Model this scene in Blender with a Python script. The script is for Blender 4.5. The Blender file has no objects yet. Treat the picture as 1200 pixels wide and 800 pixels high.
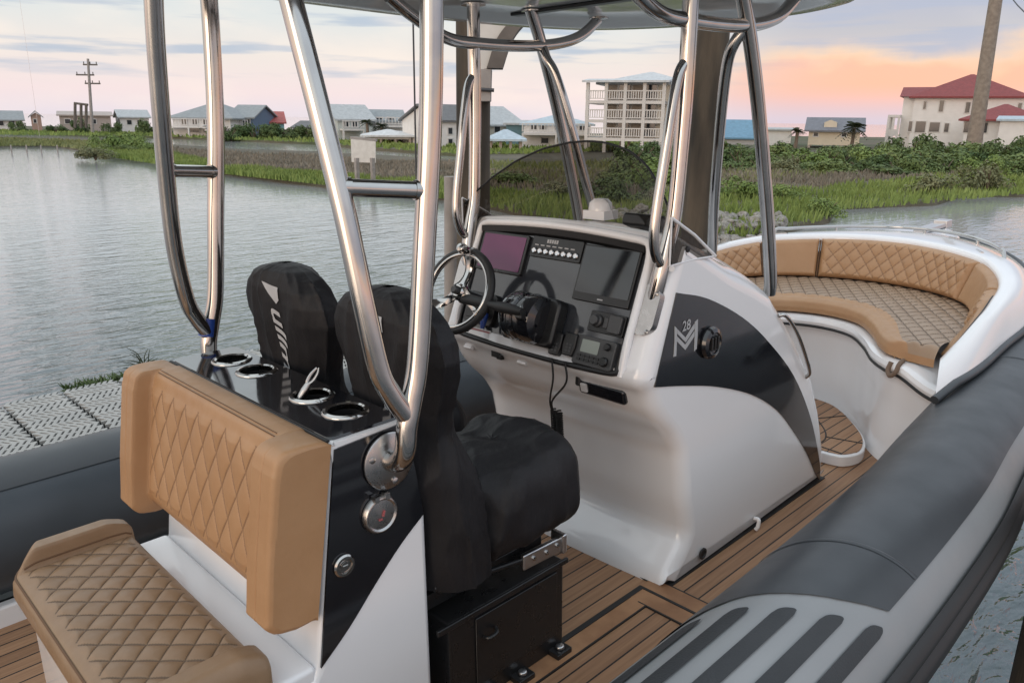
import bpy, bmesh, math, random
import numpy as np
from mathutils import Vector, Matrix, noise as mnoise
from mathutils.bvhtree import BVHTree
from mathutils.geometry import tessellate_polygon
random.seed(7); rng = np.random.default_rng(7)
S = bpy.context.scene; COL = S.collection
R = math.radians; PI = math.pi
ZW = -1.8            # water level; the boat hangs on its lift, deck at z = 0

# ------------------------------------------------------------------ camera maths (metres; X = bow, Y = port, Z = up)
FPX = 920.; PITCH = R(15.8); ROLL = R(.6); YAW = R(45.7); CAM = np.array([0, 0, 1.75])
FW = np.array([math.cos(YAW)*math.cos(PITCH), math.sin(YAW)*math.cos(PITCH), -math.sin(PITCH)])
R0 = np.array([math.sin(YAW), -math.cos(YAW), 0.]); U0 = np.cross(R0, FW)
RT = R0*math.cos(ROLL)-U0*math.sin(ROLL); UP = np.cross(RT, FW)
EU = R0; EV = np.array([math.cos(YAW), math.sin(YAW), 0.])
def ray(x, y): return FW+RT*(x-600)/FPX-UP*(y-400)/FPX
def on_z(x, y, z): d = ray(x, y); return CAM+d*((z-CAM[2])/d[2])
def on_x(x, y, X): d = ray(x, y); return CAM+d*((X-CAM[0])/d[0])
def on_y(x, y, Y): d = ray(x, y); return CAM+d*((Y-CAM[1])/d[1])
def at_depth(x, y, D): d = ray(x, y); return CAM+d*(D/(d@EV))
def uvz(u, v, z): return (EU[0]*u+EV[0]*v, EU[1]*u+EV[1]*v, z)
def uz(x, y, D): p = at_depth(x, y, D); return float(p@EU), float(p[2])

# ------------------------------------------------------------------ materials
def newmat(name):
    m = bpy.data.materials.new(name); m.use_nodes = True
    return m, m.node_tree, m.node_tree.nodes['Principled BSDF']
def nd(t, typ, **k):
    n = t.nodes.new(typ)
    for a, b in k.items(): setattr(n, a, b)
    return n
def bump_noise(t, b, scale, strength, dist=.01, detail=4, coord='Object', stretch=None):
    tc = nd(t, 'ShaderNodeTexCoord'); n = nd(t, 'ShaderNodeTexNoise'); bp = nd(t, 'ShaderNodeBump')
    n.inputs['Scale'].default_value = scale; n.inputs['Detail'].default_value = detail
    bp.inputs['Strength'].default_value = strength; bp.inputs['Distance'].default_value = dist
    src = tc.outputs[coord]
    if stretch:
        mp = nd(t, 'ShaderNodeMapping'); mp.inputs['Scale'].default_value = stretch
        t.links.new(src, mp.inputs[0]); src = mp.outputs[0]
    t.links.new(src, n.inputs['Vector'])
    t.links.new(n.outputs['Fac'], bp.inputs['Height']); t.links.new(bp.outputs[0], b.inputs['Normal'])
    return n
def var_color(t, b, c1, c2, scale, detail=5, coord='Object', lo=.35, hi=.65, stretch=None):
    tc = nd(t, 'ShaderNodeTexCoord'); n = nd(t, 'ShaderNodeTexNoise'); cr = nd(t, 'ShaderNodeValToRGB')
    n.inputs['Scale'].default_value = scale; n.inputs['Detail'].default_value = detail
    cr.color_ramp.elements[0].position = lo; cr.color_ramp.elements[1].position = hi
    cr.color_ramp.elements[0].color = (*c1, 1); cr.color_ramp.elements[1].color = (*c2, 1)
    src = tc.outputs[coord]
    if stretch:
        mp = nd(t, 'ShaderNodeMapping'); mp.inputs['Scale'].default_value = stretch
        t.links.new(src, mp.inputs[0]); src = mp.outputs[0]
    t.links.new(src, n.inputs['Vector']); t.links.new(n.outputs['Fac'], cr.inputs[0]); t.links.new(cr.outputs[0], b.inputs['Base Color'])
    return cr
def rough_noise(t, b, scale, lo, hi):
    tc = nd(t, 'ShaderNodeTexCoord'); n = nd(t, 'ShaderNodeTexNoise'); mr = nd(t, 'ShaderNodeMapRange')
    n.inputs['Scale'].default_value = scale; n.inputs['Detail'].default_value = 6
    mr.inputs['From Min'].default_value = .3; mr.inputs['From Max'].default_value = .7
    mr.inputs['To Min'].default_value = lo; mr.inputs['To Max'].default_value = hi
    t.links.new(tc.outputs['Object'], n.inputs['Vector']); t.links.new(n.outputs['Fac'], mr.inputs[0]); t.links.new(mr.outputs[0], b.inputs['Roughness'])
def simple(name, c, rough=.5, metal=0., c2=None, vscale=3., bump=None, coat=0., spec=.5, rn=None):
    m, t, b = newmat(name)
    b.inputs['Base Color'].default_value = (*c, 1); b.inputs['Roughness'].default_value = rough; b.inputs['Metallic'].default_value = metal
    b.inputs['Specular IOR Level'].default_value = spec
    if coat: b.inputs['Coat Weight'].default_value = coat; b.inputs['Coat Roughness'].default_value = .06
    if c2: var_color(t, b, c, c2, vscale)
    if bump: bump_noise(t, b, *bump)
    if rn: rough_noise(t, b, *rn)
    return m
M = {}
M['gel'] = simple('white gelcoat', (.80, .795, .81), .15, c2=(.82, .815, .83), vscale=1.3, coat=.6, rn=(7, .14, .22))
M['gelroof'] = simple('grey roof gelcoat', (.58, .59, .60), .16, c2=(.62, .63, .635), vscale=2, coat=.5, rn=(8, .1, .22), bump=(3.5, .12, .03))
M['gloss'] = simple('black gloss panel', (.008, .0085, .011), .07, coat=.6, rn=(14, .05, .14), c2=(.012, .012, .015))
M['dash'] = simple('dark grey dash acrylic', (.03, .033, .04), .08, coat=.6, rn=(20, .05, .12), c2=(.036, .039, .046))
M['blackpl'] = simple('black plastic', (.012, .012, .013), .38, bump=(260, .12, .002))
M['satin'] = simple('black satin powder coat', (.01, .01, .011), .3, rn=(18, .22, .42), c2=(.014, .014, .015))
M['rubber'] = simple('black rubber', (.015, .015, .016), .55)
M['cover'] = simple('black nylon seat cover', (.0075, .007, .0085), .62, c2=(.013, .012, .014), vscale=7, bump=(8, .6, .018, 6, 'Object', (1.8, 1.8, .6)), spec=.35)
M['lettering'] = simple('pale grey print', (.42, .42, .43), .6)
M['tan'] = simple('tan marine vinyl', (.37, .205, .10), .46, c2=(.405, .232, .118), vscale=6, bump=(60, .22, .0035, 10), rn=(30, .4, .56))
M['tanseat'] = simple('tan marine vinyl shaded seat', (.225, .140, .078), .44, c2=(.262, .168, .098), vscale=9, bump=(60, .25, .0035, 10), rn=(30, .38, .54))  # same tan darkened; weaker warm light on the upward seat is in the colour
M['tanline'] = simple('tan stitched crease', (.24, .135, .07), .6)
M['seatline'] = simple('shaded stitched crease', (.12, .078, .048), .6)  # stitched crease, darkened along with the shaded seat tan
M['stitch'] = simple('brown thread', (.13, .07, .035), .7)
M['tanshade'] = simple('shaded tan marine vinyl', (.30, .205, .135), .42, c2=(.335, .235, .16), vscale=5, bump=(320, .15, .0015))  # bow cushion top: tan greyed, its weaker warm light put into the colour
M['steel'] = simple('polished stainless', (.44, .43, .42), .11, 1., rn=(24, .07, .16), c2=(.50, .49, .475), vscale=12)
M['steelb'] = simple('brushed stainless', (.44, .43, .425), .26, 1., rn=(40, .22, .36))
M['alu'] = simple('brushed aluminium', (.6, .6, .61), .3, 1.)
M['hypd'] = simple('dark slate hypalon', (.034, .039, .045), .42, c2=(.040, .046, .053), vscale=3, bump=(90, .08, .0015, 9), rn=(7, .36, .48))
M['hypl'] = simple('light grey hypalon', (.245, .255, .265), .42, c2=(.265, .275, .285), vscale=3, bump=(90, .08, .0015, 9), rn=(7, .36, .48))
M['tread'] = simple('charcoal tread rubber', (.024, .027, .031), .6, c2=(.03, .033, .037), vscale=8, bump=(180, .5, .003, 3))
M['hypm'] = simple('slate grey hypalon', (.045, .056, .068), .42, c2=(.054, .066, .08), vscale=4, bump=(600, .1, .001))
M['screen'] = simple('dark display glass', (.006, .007, .009), .05, coat=.5)
M['purple'] = simple('magenta screen film', (.135, .022, .095), .14, c2=(.155, .028, .105), vscale=6)
M['label'] = simple('white label', (.62, .6, .6), .5)
M['red'] = simple('red print', (.36, .09, .095), .5)
M['blue'] = simple('blue plastic', (.02, .06, .28), .35)
M['lcd'] = simple('grey lcd', (.28, .31, .28), .25)
M['greyd'] = simple('dark grey plastic', (.05, .05, .052), .4)
def mat_teak():
    m, t, b = newmat('teak decking'); L = t.links
    tc = nd(t, 'ShaderNodeTexCoord'); sp = nd(t, 'ShaderNodeSeparateXYZ'); L.new(tc.outputs['Object'], sp.inputs[0])
    mm = nd(t, 'ShaderNodeMath', operation='MULTIPLY'); mm.inputs[1].default_value = 1/.0655; L.new(sp.outputs['Y'], mm.inputs[0])
    fr = nd(t, 'ShaderNodeMath', operation='FRACT'); L.new(mm.outputs[0], fr.inputs[0])
    lt = nd(t, 'ShaderNodeMath', operation='LESS_THAN'); lt.inputs[1].default_value = .095; L.new(fr.outputs[0], lt.inputs[0])
    fl = nd(t, 'ShaderNodeMath', operation='FLOOR'); L.new(mm.outputs[0], fl.inputs[0])
    wn = nd(t, 'ShaderNodeTexWhiteNoise', noise_dimensions='1D'); L.new(fl.outputs[0], wn.inputs['W'])
    mp = nd(t, 'ShaderNodeMapping'); mp.inputs['Scale'].default_value = (3, 60, 60); L.new(tc.outputs['Object'], mp.inputs[0])
    n = nd(t, 'ShaderNodeTexNoise'); n.inputs['Scale'].default_value = 1.5; n.inputs['Detail'].default_value = 7; L.new(mp.outputs[0], n.inputs['Vector'])
    ad = nd(t, 'ShaderNodeMath', operation='MULTIPLY_ADD'); ad.inputs[1].default_value = .42; L.new(wn.outputs['Value'], ad.inputs[0]); L.new(n.outputs['Fac'], ad.inputs[2])
    cr = nd(t, 'ShaderNodeValToRGB'); L.new(ad.outputs[0], cr.inputs[0])
    cr.color_ramp.elements[0].position = .3; cr.color_ramp.elements[1].position = .95
    cr.color_ramp.elements[0].color = (.215, .112, .06, 1); cr.color_ramp.elements[1].color = (.375, .213, .118, 1)
    mx = nd(t, 'ShaderNodeMix', data_type='RGBA'); L.new(lt.outputs[0], mx.inputs[0]); L.new(cr.outputs[0], mx.inputs[6]); mx.inputs[7].default_value = (.012, .011, .011, 1)
    L.new(mx.outputs[2], b.inputs['Base Color']); b.inputs['Roughness'].default_value = .62
    bp = nd(t, 'ShaderNodeBump'); bp.inputs['Strength'].default_value = .35; bp.inputs['Distance'].default_value = .004
    iv = nd(t, 'ShaderNodeMath', operation='SUBTRACT'); L.new(n.outputs['Fac'], iv.inputs[0]); L.new(lt.outputs[0], iv.inputs[1])
    L.new(iv.outputs[0], bp.inputs['Height']); L.new(bp.outputs[0], b.inputs['Normal'])
    return m
M['teak'] = mat_teak()
M['teakp'] = simple('teak border', (.26, .13, .065), .62, c2=(.38, .205, .105), vscale=9, bump=(90, .15, .002))
def mat_glass():
    m, t, b = newmat('smoked acrylic'); L = t.links
    t.nodes.remove(b); out = t.nodes['Material Output']
    tr = nd(t, 'ShaderNodeBsdfTransparent'); tr.inputs[0].default_value = (.47, .445, .415, 1)
    gl = nd(t, 'ShaderNodeBsdfGlossy'); gl.inputs['Roughness'].default_value = .03
    lw = nd(t, 'ShaderNodeLayerWeight'); pw = nd(t, 'ShaderNodeMath', operation='POWER'); pw.inputs[1].default_value = 4; L.new(lw.outputs['Facing'], pw.inputs[0])
    fr = nd(t, 'ShaderNodeMath', operation='MULTIPLY_ADD'); fr.inputs[1].default_value = .5; fr.inputs[2].default_value = .03; L.new(pw.outputs[0], fr.inputs[0])
    mx = nd(t, 'ShaderNodeMixShader'); L.new(fr.outputs[0], mx.inputs[0]); L.new(tr.outputs[0], mx.inputs[1]); L.new(gl.outputs[0], mx.inputs[2]); L.new(mx.outputs[0], out.inputs[0])
    return m
M['smoke'] = mat_glass()
def mat_water():
    m, t, b = newmat('harbour water'); L = t.links
    tc = nd(t, 'ShaderNodeTexCoord'); bp = None
    b.inputs['Roughness'].default_value = .05; b.inputs['IOR'].default_value = 1.75
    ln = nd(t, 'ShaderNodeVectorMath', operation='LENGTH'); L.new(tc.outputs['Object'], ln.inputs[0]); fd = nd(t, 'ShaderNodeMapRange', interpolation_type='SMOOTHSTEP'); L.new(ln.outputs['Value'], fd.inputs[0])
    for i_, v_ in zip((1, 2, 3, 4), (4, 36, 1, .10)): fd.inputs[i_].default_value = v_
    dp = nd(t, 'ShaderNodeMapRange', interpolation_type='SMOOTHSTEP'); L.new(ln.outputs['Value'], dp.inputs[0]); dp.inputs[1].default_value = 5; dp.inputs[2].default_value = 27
    mx = nd(t, 'ShaderNodeMix', data_type='RGBA'); L.new(dp.outputs[0], mx.inputs[0]); mx.inputs[6].default_value = (.03, .055, .065, 1); mx.inputs[7].default_value = (.36, .37, .375, 1); L.new(mx.outputs[2], b.inputs['Base Color'])  # sky sheen and boat shade put into the colour: pale far, dark near
    prev = None
    for sc, st, dist, rot in (((.6, 2.0, 1), .8, .22, 14), ((1.9, 5.2, 1), 1.0, .12, 26), ((6., 12., 1), .8, .028, 5)):
        mp = nd(t, 'ShaderNodeMapping'); mp.inputs['Scale'].default_value = sc; mp.inputs['Rotation'].default_value = (0, 0, R(rot)-YAW)
        L.new(tc.outputs['Object'], mp.inputs[0])
        n = nd(t, 'ShaderNodeTexNoise'); n.inputs['Scale'].default_value = 1; n.inputs['Detail'].default_value = 3; n.inputs['Distortion'].default_value = .6
        L.new(mp.outputs[0], n.inputs['Vector'])
        b2 = nd(t, 'ShaderNodeBump'); sm_ = nd(t, 'ShaderNodeMath', operation='MULTIPLY'); sm_.inputs[1].default_value = st; L.new(fd.outputs[0], sm_.inputs[0]); L.new(sm_.outputs[0], b2.inputs['Strength']); b2.inputs['Distance'].default_value = dist
        L.new(n.outputs['Fac'], b2.inputs['Height'])
        if prev: L.new(prev.outputs[0], b2.inputs['Normal'])
        prev = b2
    L.new(prev.outputs[0], b.inputs['Normal'])
    return m
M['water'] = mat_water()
M['marsh'] = simple('marsh mud and thatch', (.075, .068, .045), .9, c2=(.12, .10, .07), vscale=.35, bump=(3, .6, .1))
M['field'] = simple('far marsh ground', (.06, .075, .03), .95, c2=(.115, .095, .065), vscale=.06, bump=(1.2, .6, .2))
M['rock'] = simple('grey rock', (.16, .148, .135), .85, c2=(.34, .32, .29), vscale=5, bump=(14, .5, .04))
def mat_piling():
    m, t, b = newmat('weathered wood piling')
    var_color(t, b, (.028, .023, .017), (.115, .088, .062), 1.6, 10, lo=.36, hi=.66, stretch=(2.5, 2.5, .5))
    b.inputs['Roughness'].default_value = .85; bump_noise(t, b, 8, .6, .02, 6, stretch=(4, 4, .4)); return m
M['pile'] = mat_piling()
M['greywood'] = simple('silvered wood', (.25, .225, .21), .85, c2=(.34, .31, .29), vscale=5, bump=(20, .3, .01))
M['polewood'] = simple('weathered utility pole', (.21, .17, .14), .85, c2=(.28, .235, .195), vscale=3, bump=(12, .3, .02))
M['whitewood'] = simple('painted board', (.56, .53, .49), .7, c2=(.64, .61, .57), vscale=5)
M['darkwood'] = simple('dark timber', (.10, .085, .075), .8, c2=(.15, .13, .115), vscale=6)
M['dockp'] = simple('grey dock panel', (.31, .305, .29), .7, c2=(.38, .37, .35), vscale=4, bump=(60, .15, .003))
M['slot'] = simple('dark gap under slots', (.02, .024, .024), .9)
M['wire'] = simple('steel wire rope', (.08, .08, .085), .5, .6)
M['blade'] = None
def leafmat(name, c1, c2, scale=1.2):
    m, t, b = newmat(name); L = t.links
    oi = nd(t, 'ShaderNodeObjectInfo'); tc = nd(t, 'ShaderNodeTexCoord'); n = nd(t, 'ShaderNodeTexNoise'); n.inputs['Scale'].default_value = scale; n.inputs['Detail'].default_value = 5
    L.new(tc.outputs['Object'], n.inputs['Vector'])
    ad = nd(t, 'ShaderNodeMath', operation='MULTIPLY_ADD'); ad.inputs[1].default_value = .3; L.new(oi.outputs['Random'], ad.inputs[0]); L.new(n.outputs['Fac'], ad.inputs[2])
    cr = nd(t, 'ShaderNodeValToRGB'); cr.color_ramp.elements[0].position = .38; cr.color_ramp.elements[1].position = .88
    cr.color_ramp.elements[0].color = (*c1, 1); cr.color_ramp.elements[1].color = (*c2, 1)
    L.new(ad.outputs[0], cr.inputs[0]); L.new(cr.outputs[0], b.inputs['Base Color'])
    b.inputs['Roughness'].default_value = .7; b.inputs['Specular IOR Level'].default_value = .25
    return m
M['leafd'] = leafmat('dark shrub leaves', (.05, .09, .03), (.12, .16, .06))
M['leaf'] = leafmat('green shrub leaves', (.085, .135, .042), (.175, .22, .08))
M['leafy'] = leafmat('pale olive leaves', (.12, .135, .065), (.20, .205, .11))
M['leafb'] = leafmat('bright marsh shrub leaves', (.12, .18, .045), (.21, .28, .09))
M['palm'] = leafmat('palm fronds', (.025, .035, .016), (.05, .06, .03))
M['grassg'] = leafmat('green marsh grass', (.14, .20, .045), (.28, .34, .11), .25)
M['grassb'] = leafmat('brown marsh grass', (.21, .185, .145), (.31, .27, .22), .25)
M['grassol'] = leafmat('olive marsh grass', (.14, .17, .055), (.25, .26, .12), .25)
M['trunk'] = simple('palm trunk', (.16, .12, .09), .9)
WALL = {}
def wallmat(n, c):
    if n not in WALL:
        m, t, b = newmat('siding '+n); L = t.links
        b.inputs['Roughness'].default_value = .75
        var_color(t, b, tuple(x*.93 for x in c), c, 1.2)
        tc = nd(t, 'ShaderNodeTexCoord'); w = nd(t, 'ShaderNodeTexWave', wave_type='BANDS', bands_direction='Z', wave_profile='SAW'); w.inputs['Scale'].default_value = 1.6
        L.new(tc.outputs['Object'], w.inputs['Vector'])
        bp = nd(t, 'ShaderNodeBump'); bp.inputs['Strength'].default_value = .4; bp.inputs['Distance'].default_value = .03
        L.new(w.outputs['Fac'], bp.inputs['Height']); L.new(bp.outputs[0], b.inputs['Normal'])
        WALL[n] = m
    return WALL[n]
def roofmat(n, c):
    k = 'roof '+n
    if k not in WALL:
        WALL[k] = simple(k, tuple(x*.88 for x in c), .7, c2=tuple(min(1, x*1.1) for x in c), vscale=2.5, bump=(9, .4, .05))
    return WALL[k]
M['window'] = simple('window glass', (.03, .035, .042), .1)
M['deckshade'] = simple('porch boards', (.35, .30, .25), .8)

# ------------------------------------------------------------------ mesh helpers
class MB:
    def __init__(s): s.v = []; s.f = []; s.m = []; s.flat = []
    def add(s, vs, fs, mi=0):
        o = len(s.v); s.v += [tuple(map(float, p)) for p in vs]; s.f += [tuple(i+o for i in f) for f in fs]
        s.m += [mi]*len(fs) if isinstance(mi, int) else list(mi)
        return s
    def cap(s, pts, mi=0, ref=None):
        tr = tessellate_polygon([[Vector(p) for p in (ref or pts)]]); n0 = len(s.f)
        s.add(pts, [tuple(t) for t in tr], mi); s.flat += range(n0, len(s.f)); return s
    def box(s, c, d, mi=0, rot=None, tf=None):
        vs = []
        for x in (-.5, .5):
            for y in (-.5, .5):
                for z in (-.5, .5):
                    p = Vector((x*d[0], y*d[1], z*d[2]))
                    if rot is not None: p = rot@p
                    p = p+Vector(c); vs.append(tf(p) if tf else p)
        return s.add(vs, [(0, 1, 3, 2), (4, 6, 7, 5), (0, 4, 5, 1), (2, 3, 7, 6), (0, 2, 6, 4), (1, 5, 7, 3)], mi)
    def tube(s, pts, r, n=14, mi=0, sm=8, caps=True, closed=False):
        P = [Vector(p) for p in pts]
        if sm > 1 and len(P) > 2: P = spline(P, sm, closed)
        k = len(P); rr = r if hasattr(r, '__len__') else None
        vs = []; nrm = None
        for i in range(k):
            if closed: tg = (P[(i+1) % k]-P[i-1]).normalized()
            else: tg = (P[min(i+1, k-1)]-P[max(i-1, 0)]).normalized()
            if nrm is None:
                a = Vector((0, 0, 1)) if abs(tg.z) < .9 else Vector((1, 0, 0)); nrm = tg.cross(a).normalized()
            else:
                nrm = (nrm-tg*nrm.dot(tg)).normalized()
            bn = tg.cross(nrm)
            if rr is not None:
                q = i/(k-1)*(len(rr)-1); j = min(int(q), len(rr)-2); rad = rr[j]+(rr[j+1]-rr[j])*(q-j)
            else: rad = r
            for a in range(n):
                t = 2*PI*a/n; vs.append(P[i]+(nrm*math.cos(t)+bn*math.sin(t))*rad)
        fs = []
        for i in range(k if closed else k-1):
            i2 = (i+1) % k
            for a in range(n): fs.append((i*n+a, i*n+(a+1) % n, i2*n+(a+1) % n, i2*n+a))
        if caps and not closed: fs += [tuple(range(n))[::-1], tuple((k-1)*n+a for a in range(n))]
        return s.add(vs, fs, mi)
    def lathe(s, prof, c, axis, n=28, mi=0, caps=True):
        ax = Vector(axis).normalized(); a = Vector((0, 0, 1)) if abs(ax.z) < .9 else Vector((1, 0, 0))
        e1 = ax.cross(a).normalized(); e2 = ax.cross(e1); c = Vector(c); vs = []; fs = []
        for (r, h) in prof:
            for i in range(n):
                t = 2*PI*i/n; vs.append(c+ax*h+(e1*math.cos(t)+e2*math.sin(t))*r)
        for j in range(len(prof)-1):
            for i in range(n): fs.append((j*n+i, j*n+(i+1) % n, (j+1)*n+(i+1) % n, (j+1)*n+i))
        if caps and prof[0][0] > 1e-4: fs.append(tuple(range(n))[::-1])
        if caps and prof[-1][0] > 1e-4: fs.append(tuple((len(prof)-1)*n+i for i in range(n)))
        return s.add(vs, fs, mi)
    def prism(s, outline, depth, mi=0):
        d = Vector(depth); P = [Vector(p) for p in outline]; n = len(P)
        return s.add(P+[p+d for p in P], [tuple(range(n))[::-1], tuple(range(n, 2*n))]+[(i, (i+1) % n, (i+1) % n+n, i+n) for i in range(n)], mi)
    def grid(s, fn, nu, nv, mi=0, cu=False, cv=False):
        vs = [fn(i/(nu if cu else nu-1), j/(nv if cv else nv-1)) for i in range(nu) for j in range(nv)]
        fs = []
        for i in range(nu if cu else nu-1):
            for j in range(nv if cv else nv-1):
                i2 = (i+1) % nu; j2 = (j+1) % nv
                fs.append((i*nv+j, i2*nv+j, i2*nv+j2, i*nv+j2))
        if callable(mi): mi = [mi(i/(nu-1), j/(nv-1)) for i in range(nu if cu else nu-1) for j in range(nv if cv else nv-1)]
        return s.add(vs, fs, mi)
def spline(P, sm, closed=False):
    out = []; k = len(P); rngi = range(k if closed else k-1)
    for i in rngi:
        p0 = P[i-1] if (i > 0 or closed) else P[0]*2-P[1]; p1 = P[i]; p2 = P[(i+1) % k]
        p3 = P[(i+2) % k] if (i+2 < k or closed) else P[-1]*2-P[-2]
        for j in range(sm):
            t = j/sm
            out.append(.5*((2*p1)+(p2-p0)*t+(2*p0-5*p1+4*p2-p3)*t*t+(3*p1-p0-3*p2+p3)*t**3))
    if not closed: out.append(P[-1])
    return out
ORG = {}
def build(name, mb, mats, parent=None, bevel=0, seg=2, smooth=40, org=None):
    me = bpy.data.meshes.new(name)
    base = Vector(ORG.get(parent.name, (0, 0, 0))) if parent else Vector((0, 0, 0))
    o_ = Vector(org) if org is not None else (base if parent else Vector((0, 0, 0)))
    V = [tuple(Vector(p)-o_) for p in mb.v]
    me.from_pydata(V, [], mb.f)
    for m in (mats if isinstance(mats, (list, tuple)) else [mats]): me.materials.append(m)
    if any(mb.m): me.polygons.foreach_set('material_index', mb.m)
    bm = bmesh.new(); bm.from_mesh(me); bmesh.ops.recalc_face_normals(bm, faces=bm.faces); bm.to_mesh(me); bm.free()
    if smooth:
        me.shade_smooth(); me.set_sharp_from_angle(angle=R(smooth))
        for i in mb.flat: me.polygons[i].use_smooth = False
        for p in me.polygons:
            if len(p.vertices) > 24: p.use_smooth = False
    o = bpy.data.objects.new(name, me); COL.objects.link(o)
    if parent: o.parent = parent
    o.location = o_-base if parent else o_
    ORG[o.name] = tuple(o_)
    if bevel:
        b = o.modifiers.new('Bevel', 'BEVEL'); b.width = bevel; b.segments = seg; b.limit_method = 'ANGLE'; b.angle_limit = R(40); b.harden_normals = True
    return o
def empty(name, loc):
    o = bpy.data.objects.new(name, None); COL.objects.link(o); o.location = loc; o.empty_display_size = .1; ORG[o.name] = tuple(loc); return o
def tag(o, label=None, cat=None, group=None, kind=None):
    if label: o['label'] = label
    if cat: o['category'] = cat
    if group: o['group'] = group
    if kind: o['kind'] = kind
    return o
def copy_tree(o, parent=None):
    c = o.copy(); COL.objects.link(c)
    if parent: c.parent = parent
    for ch in list(o.children): copy_tree(ch, c)
    return c
def text_mb(body, size, shear=0., extrude=.0, spacing=1.):
    cu = bpy.data.curves.new('text', 'FONT'); cu.body = body; cu.size = size; cu.shear = shear; cu.extrude = extrude; cu.align_x = 'LEFT'; cu.space_character = spacing; cu.resolution_u = 4; cu.offset = size*.018
    o = bpy.data.objects.new('text', cu); COL.objects.link(o); bpy.context.view_layer.update()
    me = bpy.data.meshes.new_from_object(o); vs = [tuple(v.co) for v in me.vertices]; fs = [tuple(p.vertices) for p in me.polygons]
    bpy.data.objects.remove(o); bpy.data.meshes.remove(me); bpy.data.curves.remove(cu)
    return vs, fs
def lerp(a, b, t): return a+(b-a)*t
def sstep(a, b, x): t = min(1, max(0, (x-a)/(b-a))); return t*t*(3-2*t)
def interp(x, xs, ys): return float(np.interp(x, xs, ys))
def resample(poly, n, closed=False):
    P = [np.array(p, float) for p in poly]
    if closed: P = P+[P[0]]
    d = [0]
    for a, b in zip(P, P[1:]): d.append(d[-1]+np.linalg.norm(b-a))
    q = np.linspace(0, d[-1], n, endpoint=not closed)
    A = np.array(P); return np.stack([np.interp(q, d, A[:, k]) for k in range(A.shape[1])], 1)
def smooth2d(pts, sm=6, closed=False): return [(p.x, p.y) for p in spline([Vector((p[0], p[1], 0)) for p in pts], sm, closed)]
def offset_profile(P):                       # inward unit normals of a closed 2D polygon given counter-clockwise or clockwise
    P = np.array(P); n = len(P); A = .5*sum(P[i][0]*P[(i+1) % n][1]-P[(i+1) % n][0]*P[i][1] for i in range(n))
    N = np.zeros_like(P)
    for i in range(n):
        t = P[(i+1) % n]-P[i-1]; t = t/(np.linalg.norm(t)+1e-9); N[i] = (-t[1], t[0])
    return P, N*(1 if A > 0 else -1)
def rounded_extrude(mb, prof, y0, y1, r, ny, mi=0, mod=None, segs=6):
    """extrude a closed XZ profile along Y with rounded end edges"""
    P, N = offset_profile(prof); n = len(P)
    ys = [y0+r*(1-math.cos(PI/2*k/segs)) for k in range(segs+1)]
    mid = list(np.linspace(y0+r, y1-r, ny))[1:-1]
    ys = ys+mid+[y1-(y-y0) for y in ys[::-1]]
    vs = []
    for y in ys:
        e = min(y-y0, y1-y); ins = r-math.sqrt(max(0, r*r-(r-min(e, r))**2))
        for i in range(n):
            p = P[i]+N[i]*ins; q = Vector((p[0], y, p[1]))
            if mod: q = mod(q, i, y)
            vs.append(q)
    fs = []
    for j in range(len(ys)-1):
        for i in range(n): fs.append((j*n+i, j*n+(i+1) % n, (j+1)*n+(i+1) % n, (j+1)*n+i))
    mb.add(vs, fs, mi); ref = [(p[0], 0, p[1]) for p in P]
    for j in (0, len(ys)-1): mb.cap(vs[j*n:(j+1)*n], mi, ref)
    return mb
def seamline(a, b, pa, pb, w=.055): return min(abs(math.sin(PI*(a/pa+b/pb))), abs(math.sin(PI*(a/pa-b/pb)))) < w*PI
def quilt(a, b, pa, pb):
    s = abs(math.sin(PI*(a/pa+b/pb)))*abs(math.sin(PI*(a/pa-b/pb)))
    return s**.36

YC = 2.02
# ================================================================== THE BOAT
boat = empty('inflatable_boat', (2.0, YC, -.45))
tag(boat, 'white and grey rigid inflatable boat with tan seats and a steel framed hardtop', 'boat')

# ---- deck
mb = MB()
def deck_half(x): return interp(x, [-2, 3.3, 4.2, 5.0, 5.6, 6.0], [1.06, 1.06, .98, .75, .4, .1])
xs = np.linspace(-1.6, 5.4, 40)
mb.add([(x, YC+s*deck_half(x), 0) for x in xs for s in (-1, 1)], [(2*i, 2*i+2, 2*i+3, 2*i+1) for i in range(len(xs)-1)], 0)
deck = build('deck', mb, [M['teak']], boat, smooth=0)
mb = MB()
mb.box((2.255, 1.27, .003), (.075, .60, .006)); mb.box((2.165, 1.27, .003), (.075, .578, .006)); mb.box((1.3, 1.516, .003), (1.655, .068, .006))
build('deck_border', mb, [M['teakp']], deck, smooth=0)
mb = MB(); mb.box((1.22, 1.562, .004), (1.99, .022, .008)); mb.box((2.211, 1.27, .0035), (.012, .60, .007)); mb.box((2.296, 1.27, .0032), (.006, .6, .0064))
mb.box((2.1245, 1.27, .0032), (.006, .49, .0064)); mb.box((1.3, 1.479, .0032), (1.65, .006, .0064))
build('hatch_gasket', mb, [M['rubber']], deck, smooth=0)
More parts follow.
